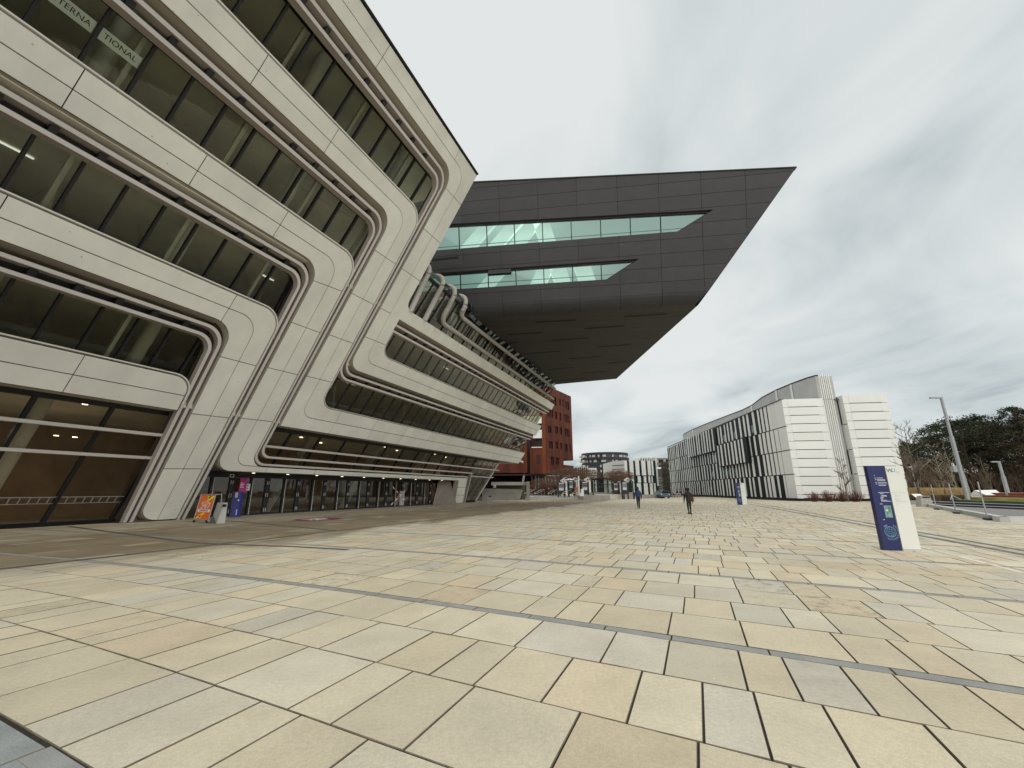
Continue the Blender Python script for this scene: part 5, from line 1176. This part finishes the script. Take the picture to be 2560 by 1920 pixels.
o = MB().quad(*[V((at(x, 1240, Y).x, Y, .02)) for x, Y in ((2200, 49), (2480, 49), (2900, 60), (2900, 140))]).build('lawn', noisy('dull_lawn', (.10, .10, .04), .95, .3, .5)); o['kind'] = 'structure'
o = MB().quad(V((at(2180, 1240, 49).x, 49, .0)), V((at(2330, 1240, 49).x, 49, 0)), V((at(2330, 1240, 49).x, 49, .45)), V((at(2180, 1240, 49).x, 49, .45))).build('low_edge_wall', GREYC); o['kind'] = 'structure'
# street lamps
def lamp(p, H_, arm, r, label, group='tall grey street lamps'):
    R0 = empty('street_lamp', p, label, 'street lamp', group)
    MB().tube([(0, 0, 0), (0, 0, H_*.62)], r, 8).build('lower_pole', GALV, R0); MB().tube([(0, 0, H_*.62), (0, 0, H_)], r*.72, 8).build('upper_pole', GALV, R0)
    MB().box(-arm, .12, -.10, .10, H_-.16, H_).build('lamp_arm', GALV, R0); MB().box(-arm+.02, -.35, -.08, .08, H_-.18, H_-.165).build('lamp_glass', mat('lamp_glass', (.5, .5, .5), .4), R0); return R0
p = at(2420, 1249, 48); p.z = 0; lamp(p, 12.3, 1.35, .20, 'tallest grey street lamp rising above the pine trees')
def lamp2(x, y, Y, ytop, ar, r, label):
    p = at(x, y, Y); H_ = at(x, ytop, Y).z; p.z = 0; lamp(p, H_, ar, r, label)
lamp2(2520, 1234, 62, 1153, 1.1, .24, 'short banded street lamp behind the red bench row'); lamp2(2297, 1234, 60, 1166, .7, .22, 'short street lamp behind the litter bin at the kerb')
p = at(2425, 1228, 66); p.z = 0; R0 = empty('floodlight_mast', p, 'thin bent mast carrying a grey box lamp in front of the pines', 'street lamp')
zt_ = at(2412, 1167, 66).z; MB().tube([(0, 0, 0), (-.2, 0, zt_*.7), (-.5, 0, zt_), (-1.0, 0, zt_+.1)], .09, 6).build('mast', GALV, R0); MB().box(-1.9, -1.0, -.3, .3, zt_-.75, zt_+.15).build('lamp_box', STEEL, R0); MB().tube([(-1.6, 0, zt_+.15), (-1.6, 0, zt_+.6)], .16, 8).build('lamp_cap', TRIM, R0)
# info board
p = at(2290, 1243, 47); R0 = root('info_board', (p.x, p.y, 0), 'small slanted white info board in the grass beside the litter bin', 'sign')
MB().add([p+V((-.45, 0, .35)), p+V((.45, -.1, .35)), p+V((.65, -.3, 0)), p+V((-.25, -.2, 0))], [(0, 1, 2, 3)]).build('board', ABEW, R0); MB().tube([V((p.x, p.y, 0)), p], .05, 5).build('post', GALV, R0)
# fence posts on feet
for i, (x, y, ty) in enumerate(((2342, 1274, 1211), (2391, 1284, 1209), (2470, 1300, 1206))):
    b_ = gp(x, y); P_ = (('leftmost', 'middle', 'nearest')[i])
    R0 = empty('fence_post', b_, '%s of three fence posts on flat rubber feet along the kerb' % P_, 'fence post', 'mobile fence posts along the kerb'); H_ = 2.05
    MB().tube([(0, 0, 0), (-.0, 0, H_)], .035, 6).build('post', GALV, R0)
    d_ = (V((25.2, 22.4, 0))-V((43, 45, 0))).normalized(); nn = V((-d_.y, d_.x, 0))
    pr = [V((0, 0, 0))+d_*a+nn*b2 for a, b2 in ((-.5, -.12), (.5, -.12), (.5, .12), (-.5, .12))]
    MB().prism([(v.x, v.y) for v in pr], .0, .10).build('rubber_foot', mat('black_rubber', (.03, .03, .035), .8), R0)
    mb = MB()
    for s_ in (-1, 1): mb.tube([(0, 0, 1.25), (.35*s_, -.2, .95)], .025, 4)
    if i == 1: mb.build('fork', GALV, R0)
# ================================================================== TREES
def cone(mb, p, q, r0, r1, n=4): mb.tube([p, q], [r0, r1], n, cap=False)
def branch(mb, p, d, L_, r, depth, spread=.5, up=.15, minr=.006, n=4, tips=None, kids=(2, 3)):
    steps = 3; q = V(p); d = V(d).normalized(); pts = [V(q)]; rs = [r]
    for i in range(steps):
        d = (d+V((random.gauss(0, .10), random.gauss(0, .10), random.gauss(0, .06)+up*.3))).normalized(); q = q+d*L_/steps; pts.append(V(q)); rs.append(max(minr, r*(1-.28*(i+1)/steps)))
    mb.tube(pts, rs, n, cap=False)
    if depth == 0:
        if tips is not None: tips.append(V(q))
        return
    for k in range(random.randint(*kids)):
        t = random.uniform(.35, 1); s_ = pts[min(steps, int(t*steps))]; a = random.uniform(0, 2*math.pi)
        o = V((math.cos(a), math.sin(a), random.uniform(-.1, .5))); nd_ = (d*(1-spread)+o*spread).normalized()
        branch(mb, s_, nd_, L_*random.uniform(.55, .8), max(minr, r*.55), depth-1, spread, up, minr, n, tips, kids)
BARK = noisy('grey_bark', (.16, .13, .10), .95, .3, 3); BARKY = noisy('pale_bark', (.25, .21, .15), .95, .25, 3); TWIG = noisy('brown_twigs', (.15, .085, .055), .95, .35, 1)
REDT = noisy('red_twigs', (.13, .055, .04), .95, .3, 1)
def bare_tree(px, py, Y, ytop, label, lean=0, r=.12, seed=1, m=BARK, dens=3):
    random.seed(seed); b_ = at(px, py, Y); H_ = at(px, ytop, Y).z; b_.z = 0
    R0 = empty('bare_tree', b_, label, 'tree', 'young leafless trees at the right'); mb = MB(); pts = [V((0, 0, 0))]; rs = [r]
    for k in range(7): pts.append(V((lean*H_*(k+1)/7+random.gauss(0, .04), random.gauss(0, .05), H_*.97*(k+1)/7))); rs.append(r*(1-.85*(k+1)/7))
    mb.tube(pts, rs, 6); mb.build('trunk', m, R0); mb = MB()
    for k in range(2, 8):
        for j in range(dens):
            a = random.uniform(0, 2*math.pi); branch(mb, pts[k-0]-V((0, 0, random.random()*H_/9)), V((math.cos(a), math.sin(a), .75)), H_*.26*(1-.08*k), rs[k]*.6+.012, 2, .45, .3, .013, 3)
    mb.build('crown', m, R0); return R0
bare_tree(2305, 1250, 52, 1062, 'tall bare young tree behind the litter bin', -.02, .16, 3, BARK, 4)
bare_tree(2368, 1250, 54, 1120, 'thin bare tree with yellowish trunk left of the tallest lamp', -.03, .10, 4, BARKY, 2)
bare_tree(2398, 1250, 56, 1112, 'thin bare tree just left of the tallest lamp', -.03, .10, 5, BARKY, 2)
bare_tree(2487, 1240, 72, 1140, 'leaning bare trunk in front of the pines', -.10, .22, 6, BARK, 1)
bare_tree(2122, 1257, 60, 1150, 'small bare tree in front of the white fins', -.02, .09, 7, BARK, 3)
bare_tree(2262, 1250, 64, 1075, 'slender bare tree at the right corner of the striped building', .0, .07, 8, BARK, 3)
for i, (x, y, w_) in enumerate(((2037, 1257, 1.2), (2071, 1256, 1.6), (2107, 1257, 1.3), (2141, 1258, 1.6))):
    random.seed(20+i); b_ = at(x, y, 60.5); b_.z = 0; R0 = empty('dogwood_shrub', b_, ('smallest reddish twiggy shrub, leftmost of four', 'wide reddish twiggy shrub, second from the left of four', 'reddish twiggy shrub, third from the left of four', 'reddish twiggy shrub, rightmost of four by the bare tree')[i]+' before the white wall', 'shrub', 'reddish shrubs before the white wall')
    mb = MB()
    for k in range(150):
        a = random.uniform(0, 2*math.pi); rr = random.random()*w_*.75; h_ = random.uniform(.9, 1.75)*(w_/1.6)**.5*(1-.2*rr)
        p0 = V((math.cos(a)*rr*.3, math.sin(a)*rr*.3, 0)); p1 = V((math.cos(a)*rr*1.1, math.sin(a)*rr*1.1, h_)); mb.tube([p0, (p0+p1)/2+V((math.cos(a), math.sin(a), 0))*.1, p1], [.018, .015, .010], 3, cap=False)
    mb.build('twigs', REDT, R0)
# umbrella trees
def umbrella(px, Y, yc, half, seed, label):
    random.seed(seed); b_ = at(px, 1240, Y); b_.z = 0; zc = at(px, yc, Y).z; R0 = empty('umbrella_tree', b_, label, 'tree', 'flat crowned leafless plane trees'); mb = MB()
    mb.tube([(0, 0, 0), (.05, 0, zc*.5), (0, 0, zc-1.4)], [.17, .13, .11], 7); mb.build('trunk', BARK, R0); mb = MB(); w_ = half
    for k in range(46):
        a = random.uniform(0, 2*math.pi); rr = w_*math.sqrt(random.random()); e_ = V((math.cos(a)*rr, math.sin(a)*rr, zc-.3+random.uniform(-.5, .4)-rr*.06)); mid_ = V((e_.x*.45, e_.y*.45, zc-1.0))
        mb.tube([V((0, 0, zc-1.5)), mid_, e_], [.05, .035, .02], 3, cap=False)
    for k in range(1500):
        a = random.uniform(0, 2*math.pi); rr = w_*math.sqrt(random.random()); hh = .55*(1-(rr/w_)**2)+.35; c_ = V((math.cos(a)*rr, math.sin(a)*rr, zc+random.uniform(-.9, hh)-.1)); d_ = V((random.gauss(0, 1), random.gauss(0, 1), random.gauss(.3, .6))).normalized()*random.uniform(.25, .55)
        mb.tube([c_, c_+d_], [.016, .010], 3, cap=False)
    mb.build('crown', TWIG, R0)
umbrella(1402, 82, 1184, 3.0, 31, 'flat crowned leafless tree leftmost of the umbrella trees'); umbrella(1437, 80, 1178, 3.4, 32, 'largest flat crowned leafless tree in front of the rusty building'); umbrella(1466, 84, 1183, 3.0, 33, 'flat crowned leafless tree left of the glass pavilion')
umbrella(1540, 82, 1187, 2.5, 34, 'small flat crowned tree in front of the white gable'); umbrella(1557, 86, 1186, 2.6, 35, 'flat crowned tree right of the small one before the white gable'); umbrella(1362, 95, 1205, 3.2, 36, 'leafless tree under the rusty building, seen between columns'); umbrella(1385, 96, 1207, 3.0, 37, 'low leafless crown beside the rusty building leg')
random.seed(50); mb = MB()
for k in range(5200):
    x = random.uniform(1325, 1395); p = at(x, 1235, 83.5+random.random()*3); p.z = random.uniform(.6, 2.0+.5*math.sin(x*.2)); d_ = V((random.gauss(0, 1), random.gauss(0, 1), abs(random.gauss(.6, .6)))).normalized()*.4; mb.tube([p, p+d_], [.014, .009], 3, cap=False)
o = mb.build('hedge', REDT); tag(o, 'low reddish leafless hedge above the plaza steps', 'hedge')
# pines
NEED = [noisy('pine_needles', (.030, .042, .022), .9, .4, 1.2, col2=(.060, .075, .035), obj_var=.15), noisy('pine_needles_brown', (.050, .042, .026), .9, .4, 1.0, col2=(.085, .066, .038), obj_var=.15)]
def pine_mesh(H_, W_, seed, crown0=.40, n=130):
    random.seed(seed); tr, cw = MB(), MB(); pts = [V((0, 0, 0))]; rs = [.32]
    lx = random.uniform(-1.2, 1.2)
    for k in range(6): pts.append(V((lx*((k+1)/6)**1.5+random.gauss(0, .12), random.gauss(0, .15), H_*.93*(k+1)/6))); rs.append(.32*(1-.75*(k+1)/6))
    tr.tube(pts, rs, 7)
    for i in range(n):
        t = random.random()**.75; z = H_*(crown0+(1-crown0)*t); a = random.uniform(0, 2*math.pi)
        rad = W_*(math.sin(math.pi*min(1, .18+.82*t))**.6)*(.45+.55*random.random()) if t < .93 else W_*.25*random.random()
        ax_ = V((lx*(z/H_)**1.5, 0, z-1.0)); c_ = V((ax_.x+math.cos(a)*rad, math.sin(a)*rad, z+random.uniform(-.3, .5)))
        if random.random() < .5: tr.tube([ax_, (ax_+c_)/2+V((0, 0, .2)), c_], [.07, .045, .02], 3, cap=False)
        sr = random.uniform(.55, 1.15)
        for j in range(random.randint(26, 40)):
            d_ = V((random.gauss(0, 1), random.gauss(0, 1), random.gauss(0, .42))); 
            if d_.length > 2.2: d_ = d_.normalized()*2.2
            p = c_+d_*sr*.52; u_ = V((random.gauss(0, 1), random.gauss(0, 1), random.gauss(0, .6))).normalized(); v_ = u_.cross(V((random.gauss(0, 1), random.gauss(0, 1), random.gauss(0, 1)))).normalized(); s_ = random.uniform(.11, .22)
            cw.add([p-u_*s_, p+v_*s_*.55, p+u_*s_, p-v_*s_*.55], [(0, 1, 2, 3)])
    return tr.mesh('trunk'), cw.mesh('crown')
PM = [pine_mesh(15, 4.6, 61), pine_mesh(13.5, 5.2, 62, .35), pine_mesh(18, 5.4, 63, .42, 150), pine_mesh(11, 4.4, 64, .25)]
for t_, c_ in PM: t_.materials.append(noisy('pine_bark', (.10, .065, .045), .95, .35, 2)); c_.materials.append(NEED[0])
PM_B = []
for t_, c_ in PM:
    c2 = c_.copy(); c2.materials.clear(); c2.materials.append(NEED[1]); PM_B.append((t_, c2))
pines = [(2262, 95, 1108, 3, 0), (2290, 90, 1112, 1, 0), (2322, 84, 1092, 3, 0), (2338, 78, 1060, 1, 0), (2365, 82, 1050, 0, 0), (2392, 76, 1052, 2, 0), (2420, 80, 1046, 1, 0), (2447, 78, 1042, 0, 0), (2470, 84, 1060, 3, 1), (2500, 74, 1062, 1, 1), (2528, 70, 1020, 2, 0), (2562, 68, 1026, 2, 1), (2590, 66, 1040, 1, 1), (2545, 84, 1050, 0, 1), (2640, 66, 1010, 2, 0), (2430, 96, 1075, 0, 1), (2245, 104, 1130, 0, 0), (2700, 70, 1030, 0, 1)]
desc = ['lower', 'bushy', 'small', 'round crowned', 'slim', 'tall', 'dense', 'pointed', 'brownish', 'wide brownish', 'tallest dark', 'open crowned brownish', 'edge', 'back row brownish', 'outermost', 'hidden brownish', 'far left', 'last']
random.seed(70)
for i, (x, Y, yt, mi, br) in enumerate(pines):
    p = at(x+(1150-yt)*-0.0, 1240, Y); p.z = 0
    zt2 = at(x-(1240-yt)*.0, yt, Y).z; xb = at(x, yt, Y).x; H0 = (15, 13.5, 18, 11)[mi]; sc = zt2/H0
    p.x = xb; R0 = empty('pine_tree', p, '%s pine tree, number %s from the left in the wood at the right' % (desc[i], ('one two three four five six seven eight nine ten eleven twelve thirteen fourteen fifteen sixteen seventeen eighteen').split()[i]), 'tree', 'dark pine trees behind the benches', rz=random.uniform(0, 6.28))
    R0.scale = (sc*.92, sc*.92, sc)
    t_, c_ = (PM_B if br else PM)[mi]
    for nm, me in (('trunk', t_), ('crown', c_)):
        o = bpy.data.objects.new(nm, me); COL.objects.link(o); o.parent = R0
order = sorted(range(len(pines)), key=lambda i: pines[i][0]); names = ('first second third fourth fifth sixth seventh eighth ninth tenth eleventh twelfth thirteenth fourteenth fifteenth sixteenth seventeenth eighteenth').split()
pl_ = [o for o in bpy.data.objects if o.name.startswith('pine_tree')]
pl_.sort(key=lambda o: int(o.name.split('.')[1]) if '.' in o.name else 0)
for rank, i in enumerate(order): pl_[i]['label'] = '%s pine tree, %s from the left in the wood behind the benches' % ('brownish' if pines[i][4] else 'dark green', names[rank])
# undergrowth: dark mass of brush between the trunks
random.seed(80); mb = MB()
for k in range(26000):
    x = random.uniform(2225, 2760); Y = random.uniform(80, 108); p = at(x, 1240, Y); p.z = random.random()**1.4*(6.5+1.5*math.sin(x*.02)); u_ = V((random.gauss(0, 1), random.gauss(0, 1), random.gauss(0, 1))).normalized(); v_ = u_.cross(V((random.gauss(0, 1), random.gauss(0, 1), 1))).normalized(); s_ = random.uniform(.2, .5)
    mb.add([p-u_*s_, p+v_*s_*.4, p+u_*s_, p-v_*s_*.4], [(0, 1, 2, 3)])
o = mb.build('undergrowth', noisy('brush', (.055, .042, .028), .95, .45, .25, col2=(.10, .072, .045))); o['kind'] = 'stuff'
random.seed(81); mb = MB()
for k in range(150):
    x = random.uniform(2250, 2750); b_ = at(x, 1240, random.uniform(70, 84)); b_.z = 0; branch(mb, b_, V((random.gauss(-.05, .12), 0, 1)), random.uniform(3, 5), .07, 3, .4, .25, .018, 3)
o = mb.build('thicket', noisy('thicket_twigs', (.13, .095, .065), .95, .3, .5)); o['kind'] = 'stuff'
# bikes parked by the striped building and a hedge of trees in the gap
random.seed(90); mb = MB()
for k in range(5000):
    x = random.uniform(1660, 1678); p = at(x, 1240, random.uniform(100, 112)); p.z = random.random()*8.2; u_ = V((random.gauss(0, 1), random.gauss(0, 1), random.gauss(0, 1))).normalized()*.35; mb.tube([p, p+u_], [.03, .015], 3, cap=False)
o = mb.build('creeper_tree', noisy('ivy', (.07, .065, .045), .95, .4, 1)); tag(o, 'dark twiggy tree squeezed in the gap left of the long striped building', 'tree')
o = MB().box(at(1640, 1225, 135).x, at(1672, 1225, 135).x, 135, 136, 0, at(1650, 1172, 135).z).build('green_wall', noisy('green_wall', (.10, .105, .085), .9, .35, .3)); tag(o, 'murky green glass wall under the grey office block', 'wall')
# parked car in the gap
CARP = mat('blue_grey_paint', (.07, .10, .13), .3)
cp = at(1664, 1238, 84); cp.z = 0
CAR = empty('parked_car', cp, 'small blue grey car parked in the gap at the far end of the plaza', 'car')
prof = [(-.9, .35), (-.9, .8), (-.75, .95), (-.62, 1.45), (.62, 1.45), (.75, .95), (.9, .8), (.9, .35)]
MB().prism([(x, z) for x, z in prof], 0, 3.9, 0, lambda x, z, y: V((x, y, z))).build('body', CARP, CAR)
MB().add([(-.66, -.01, 1.0), (.66, -.01, 1.0), (.56, -.01, 1.38), (-.56, -.01, 1.38)], [(0, 1, 2, 3)]).build('window', ABED, CAR)
for x in (-.75, .75):
    for y in (.6, 3.2): MB().tube([(x-.1, y, .33), (x+.1, y, .33)], .33, 12).build('wheel', BLACKM, CAR)
    MB().box(x-.12, x+.08, -.03, 0, .7, .85).build('headlight', TRIM, CAR)
for i, x in enumerate((1648, 1655, 1677, 1684)):
    p = at(x, 1240, 90); p.z = 0; R0 = empty('parked_bicycle', p, ('bicycle parked left of the small car', 'bicycle parked just left of the small car', 'bicycle right of the small car by the planting bed', 'bicycle rightmost at the building corner')[i], 'bicycle', 'bicycles parked at the far end of the plaza')
    for dx in (-.5, .5): MB().tube([(dx+.33*math.cos(t), 0, .34+.33*math.sin(t)) for t in [2*math.pi*j/14 for j in range(15)]], .022, 4).build('wheel', BLACKM, R0)
    mb = MB(); mb.tube([(-.5, 0, .34), (-.15, 0, .85), (.35, 0, .85), (.5, 0, .34)], .025, 4); mb.tube([(-.15, 0, .85), (.05, 0, .35), (.35, 0, .85)], .025, 4); mb.tube([(.3, -.25, 1.0), (.36, .0, .9), (.3, .25, 1.0)], .02, 4); mb.build('frame', STEEL, R0)
    MB().box(-.28, -.05, -.07, .07, .92, .98).build('saddle', BLACKM, R0)
# ================================================================== PEOPLE
def skin_body(name, verts, edges, radii, m, parent, sub=2, root_i=0):
    me = bpy.data.meshes.new(name); me.from_pydata(verts, edges, []); o = bpy.data.objects.new(name, me); COL.objects.link(o); o.parent = parent
    sk = o.modifiers.new('skin', 'SKIN'); sk.use_smooth_shade = True
    lay = me.skin_vertices[0].data if me.skin_vertices else None
    if lay is None:
        bm = bmesh.new(); bm.from_mesh(me); bm.verts.layers.skin.verify(); bm.to_mesh(me); bm.free(); lay = me.skin_vertices[0].data
    for i, r in enumerate(radii): lay[i].radius = (r, r) if isinstance(r, float) else r; lay[i].use_root = (i == root_i)
    s_ = o.modifiers.new('sub', 'SUBSURF'); s_.levels = sub; s_.render_levels = sub
    me.materials.append(m); return o
SKINM = mat('skin', (.45, .28, .2), .6)
def person(p, rz, label, jacket, trousers, H_=1.75, stride=.22, hood=False, hat=False, coat=False, bag=None, shoe=(.5, .4, .35), group=None):
    R0 = empty('person', p, label, 'person', group, rz); k = H_/1.75
    sc = lambda L_: [tuple(c*k for c in v) for v in L_]
    # facing +Y ; body one mesh
    vs = [(0, 0, .95), (0, .0, 1.12), (0, -.01, 1.30), (0, 0, 1.43), (0, .02, 1.52), (0, .03, 1.60), (0, .03, 1.70),
          (.09, 0, .90), (.10, stride*.5+.03, .50), (.10, stride*.6, .10), (.10, stride*.6+.13, .035),
          (-.09, 0, .90), (-.10, -stride*.35, .50), (-.10, -stride*.95, .13), (-.10, -stride*.9+.10, .04),
          (.18, 0, 1.40), (.25, -.05, 1.14), (.27, .02, .90), (.27, .05, .80), (-.18, 0, 1.40), (-.25, .03, 1.14), (-.27, .12, .90), (-.27, .16, .80)]
    es = [(0, 1), (1, 2), (2, 3), (3, 4), (4, 5), (5, 6), (0, 7), (7, 8), (8, 9), (9, 10), (0, 11), (11, 12), (12, 13), (13, 14), (3, 15), (15, 16), (16, 17), (17, 18), (3, 19), (19, 20), (20, 21), (21, 22)]
    rad = [(.15, .11), (.14, .105), (.17, .12), (.15, .10), .055, (.08, .095), (.078, .09), .095, .065, .045, .04, .095, .065, .045, .04, .065, .05, .038, .035, .065, .05, .038, .035]
    body = skin_body('body', sc(vs), es, [((r[0]*k, r[1]*k) if isinstance(r, tuple) else r*k) for r in rad], trousers, R0)
    # jacket over the torso and arms
    jv = [(0, 0, .92 if not coat else .78), (0, 0, 1.12), (0, -.01, 1.30), (0, 0, 1.43), (.18, 0, 1.40), (.26, -.05, 1.14), (.28, .02, .92), (-.18, 0, 1.40), (-.26, .03, 1.14), (-.28, .12, .92)]
    je = [(0, 1), (1, 2), (2, 3), (3, 4), (4, 5), (5, 6), (3, 7), (7, 8), (8, 9)]
    b_ = .03 if not coat else .015
    skin_body('coat' if coat else 'jacket', sc(jv), je, [(x*k, y*k) for x, y in ((.19+b_*.5, .15), (.165+b_, .13+b_), (.18+b_, .13+b_), (.16+b_, .11+b_), (.085, .085), (.068, .068), (.055, .055), (.085, .085), (.068, .068), (.055, .055))], jacket, R0)
    hm = jacket if hood else (mat('black_hat', (.012, .012, .014), .8) if hat else mat('dark_hair', (.03, .02, .015), .8))
    mb = MB(); c_ = V((0, .02, 1.655))*k
    for i in range(9):
        th = math.pi*i/8
        for j in range(12):
            ph = 2*math.pi*j/12; rr = (.125 if hood else .112)*k; mb.v.append((c_.x+rr*math.sin(th)*math.cos(ph)*.92, c_.y+rr*math.sin(th)*math.sin(ph)*1.05-.012, c_.z+rr*1.15*math.cos(th)))
    for i in range(8):
        for j in range(12):
            if math.sin(2*math.pi*(j+.5)/12) > .75 and 2 < i < 7: continue
            mb.f.append((i*12+j, i*12+(j+1) % 12, (i+1)*12+(j+1) % 12, (i+1)*12+j)); mb.m.append(0)
    mb.build('hood' if hood else ('hair' if not hat else 'hair'), hm, R0, True)
    if hat:
        mb = MB(); mb.tube([(0, .02*k, 1.70*k), (0, .02*k, 1.715*k)], .20*k, 14); mb.tube([(0, .02*k, 1.71*k), (0, .02*k, 1.80*k)], [.115*k, .095*k], 12); mb.build('hat', hm, R0)
    # face
    f_ = MB(); f_.tube([(0, .02*k, 1.60*k), (0, .115*k, 1.625*k), (0, .12*k, 1.66*k), (0, .02*k, 1.70*k)], [.04*k, .06*k, .06*k, .05*k], 8); f_.build('face', SKINM, R0, True)
    mb = MB()
    for sx in (.27, -.27):
        y0 = .05 if sx > 0 else .16
        for q in range(4): mb.tube([(sx*k+(q-1.5)*.012, y0*k, .80*k), (sx*k+(q-1.5)*.013, (y0+.015)*k, (.745-.004*abs(q-1.2))*k), (sx*k+(q-1.5)*.012, (y0+.035)*k, (.715)*k)], [.008, .0075, .006], 5)
        mb.tube([(sx*k, (y0+.02)*k, .80*k), (sx*k-.02*math.copysign(1, sx), (y0+.05)*k, .76*k)], [.01, .008], 5)
    mb.build('hand', SKINM, R0)
    for x, y, z in ((.10, stride*.6, .05), (-.10, -stride*.95, .08)): MB().tube([(x*k, (y-.07)*k, z*k), (x*k, (y+.05)*k, (z+.01)*k), (x*k, (y+.18)*k, (z-.015)*k)], [.045*k, .05*k, .03*k], 8).build('shoe', mat('shoe', shoe, .6), R0, True)
    if bag:
        mb = MB(); mb.box(.24*k, .34*k, -.16*k, .16*k, .86*k, 1.12*k); mb.build('shoulder_bag', mat('tan_bag', bag, .6), R0); MB().tube([(.29*k, -.14*k, 1.12*k), (.17*k, 0, 1.47*k), (.29*k, .14*k, 1.12*k)], .012, 5).build('bag_strap', mat('tan_bag', bag, .6), R0)
    return R0
P1 = at(1597, 1268, 37.5); P1.z = 0
person(P1, 0.05, 'person in a hooded blue puffer jacket and dark trousers walking away across the plaza', noisy('blue_puffer', (.018, .035, .10), .6, .3, 9), mat('dark_trousers', (.012, .012, .016), .8), 1.84, .16, hood=True, shoe=(.35, .28, .25))
P2 = gp(1725, 1286); P2.z = 0
person(P2, -.05, 'person in dark coat and black hat with a tan shoulder bag walking away', noisy('dark_coat', (.022, .019, .019), .85, .2, 6), mat('black_trousers', (.008, .008, .01), .8), 1.70, .10, hat=True, coat=True, bag=(.22, .075, .03), shoe=(.01, .01, .01))
p = at(1694, 1244, 88); p.z = 0; person(p, 1.2, 'left of two distant people in black tops and pale trousers by the striped building', mat('black_top', (.01, .01, .012), .8), mat('pale_trousers', (.45, .44, .42), .8), 1.75, .35, group='two distant people walking by the striped building')
p = at(1701, 1244, 88); p.z = 0; person(p, 1.2, 'right of two distant people in dark blue tops and pale trousers by the striped building', mat('navy_top', (.012, .014, .03), .8), mat('pale_trousers', (.45, .44, .42), .8), 1.75, .35, group='two distant people walking by the striped building')
for o in bpy.data.objects:
    if '_w' in o: del o['_w']
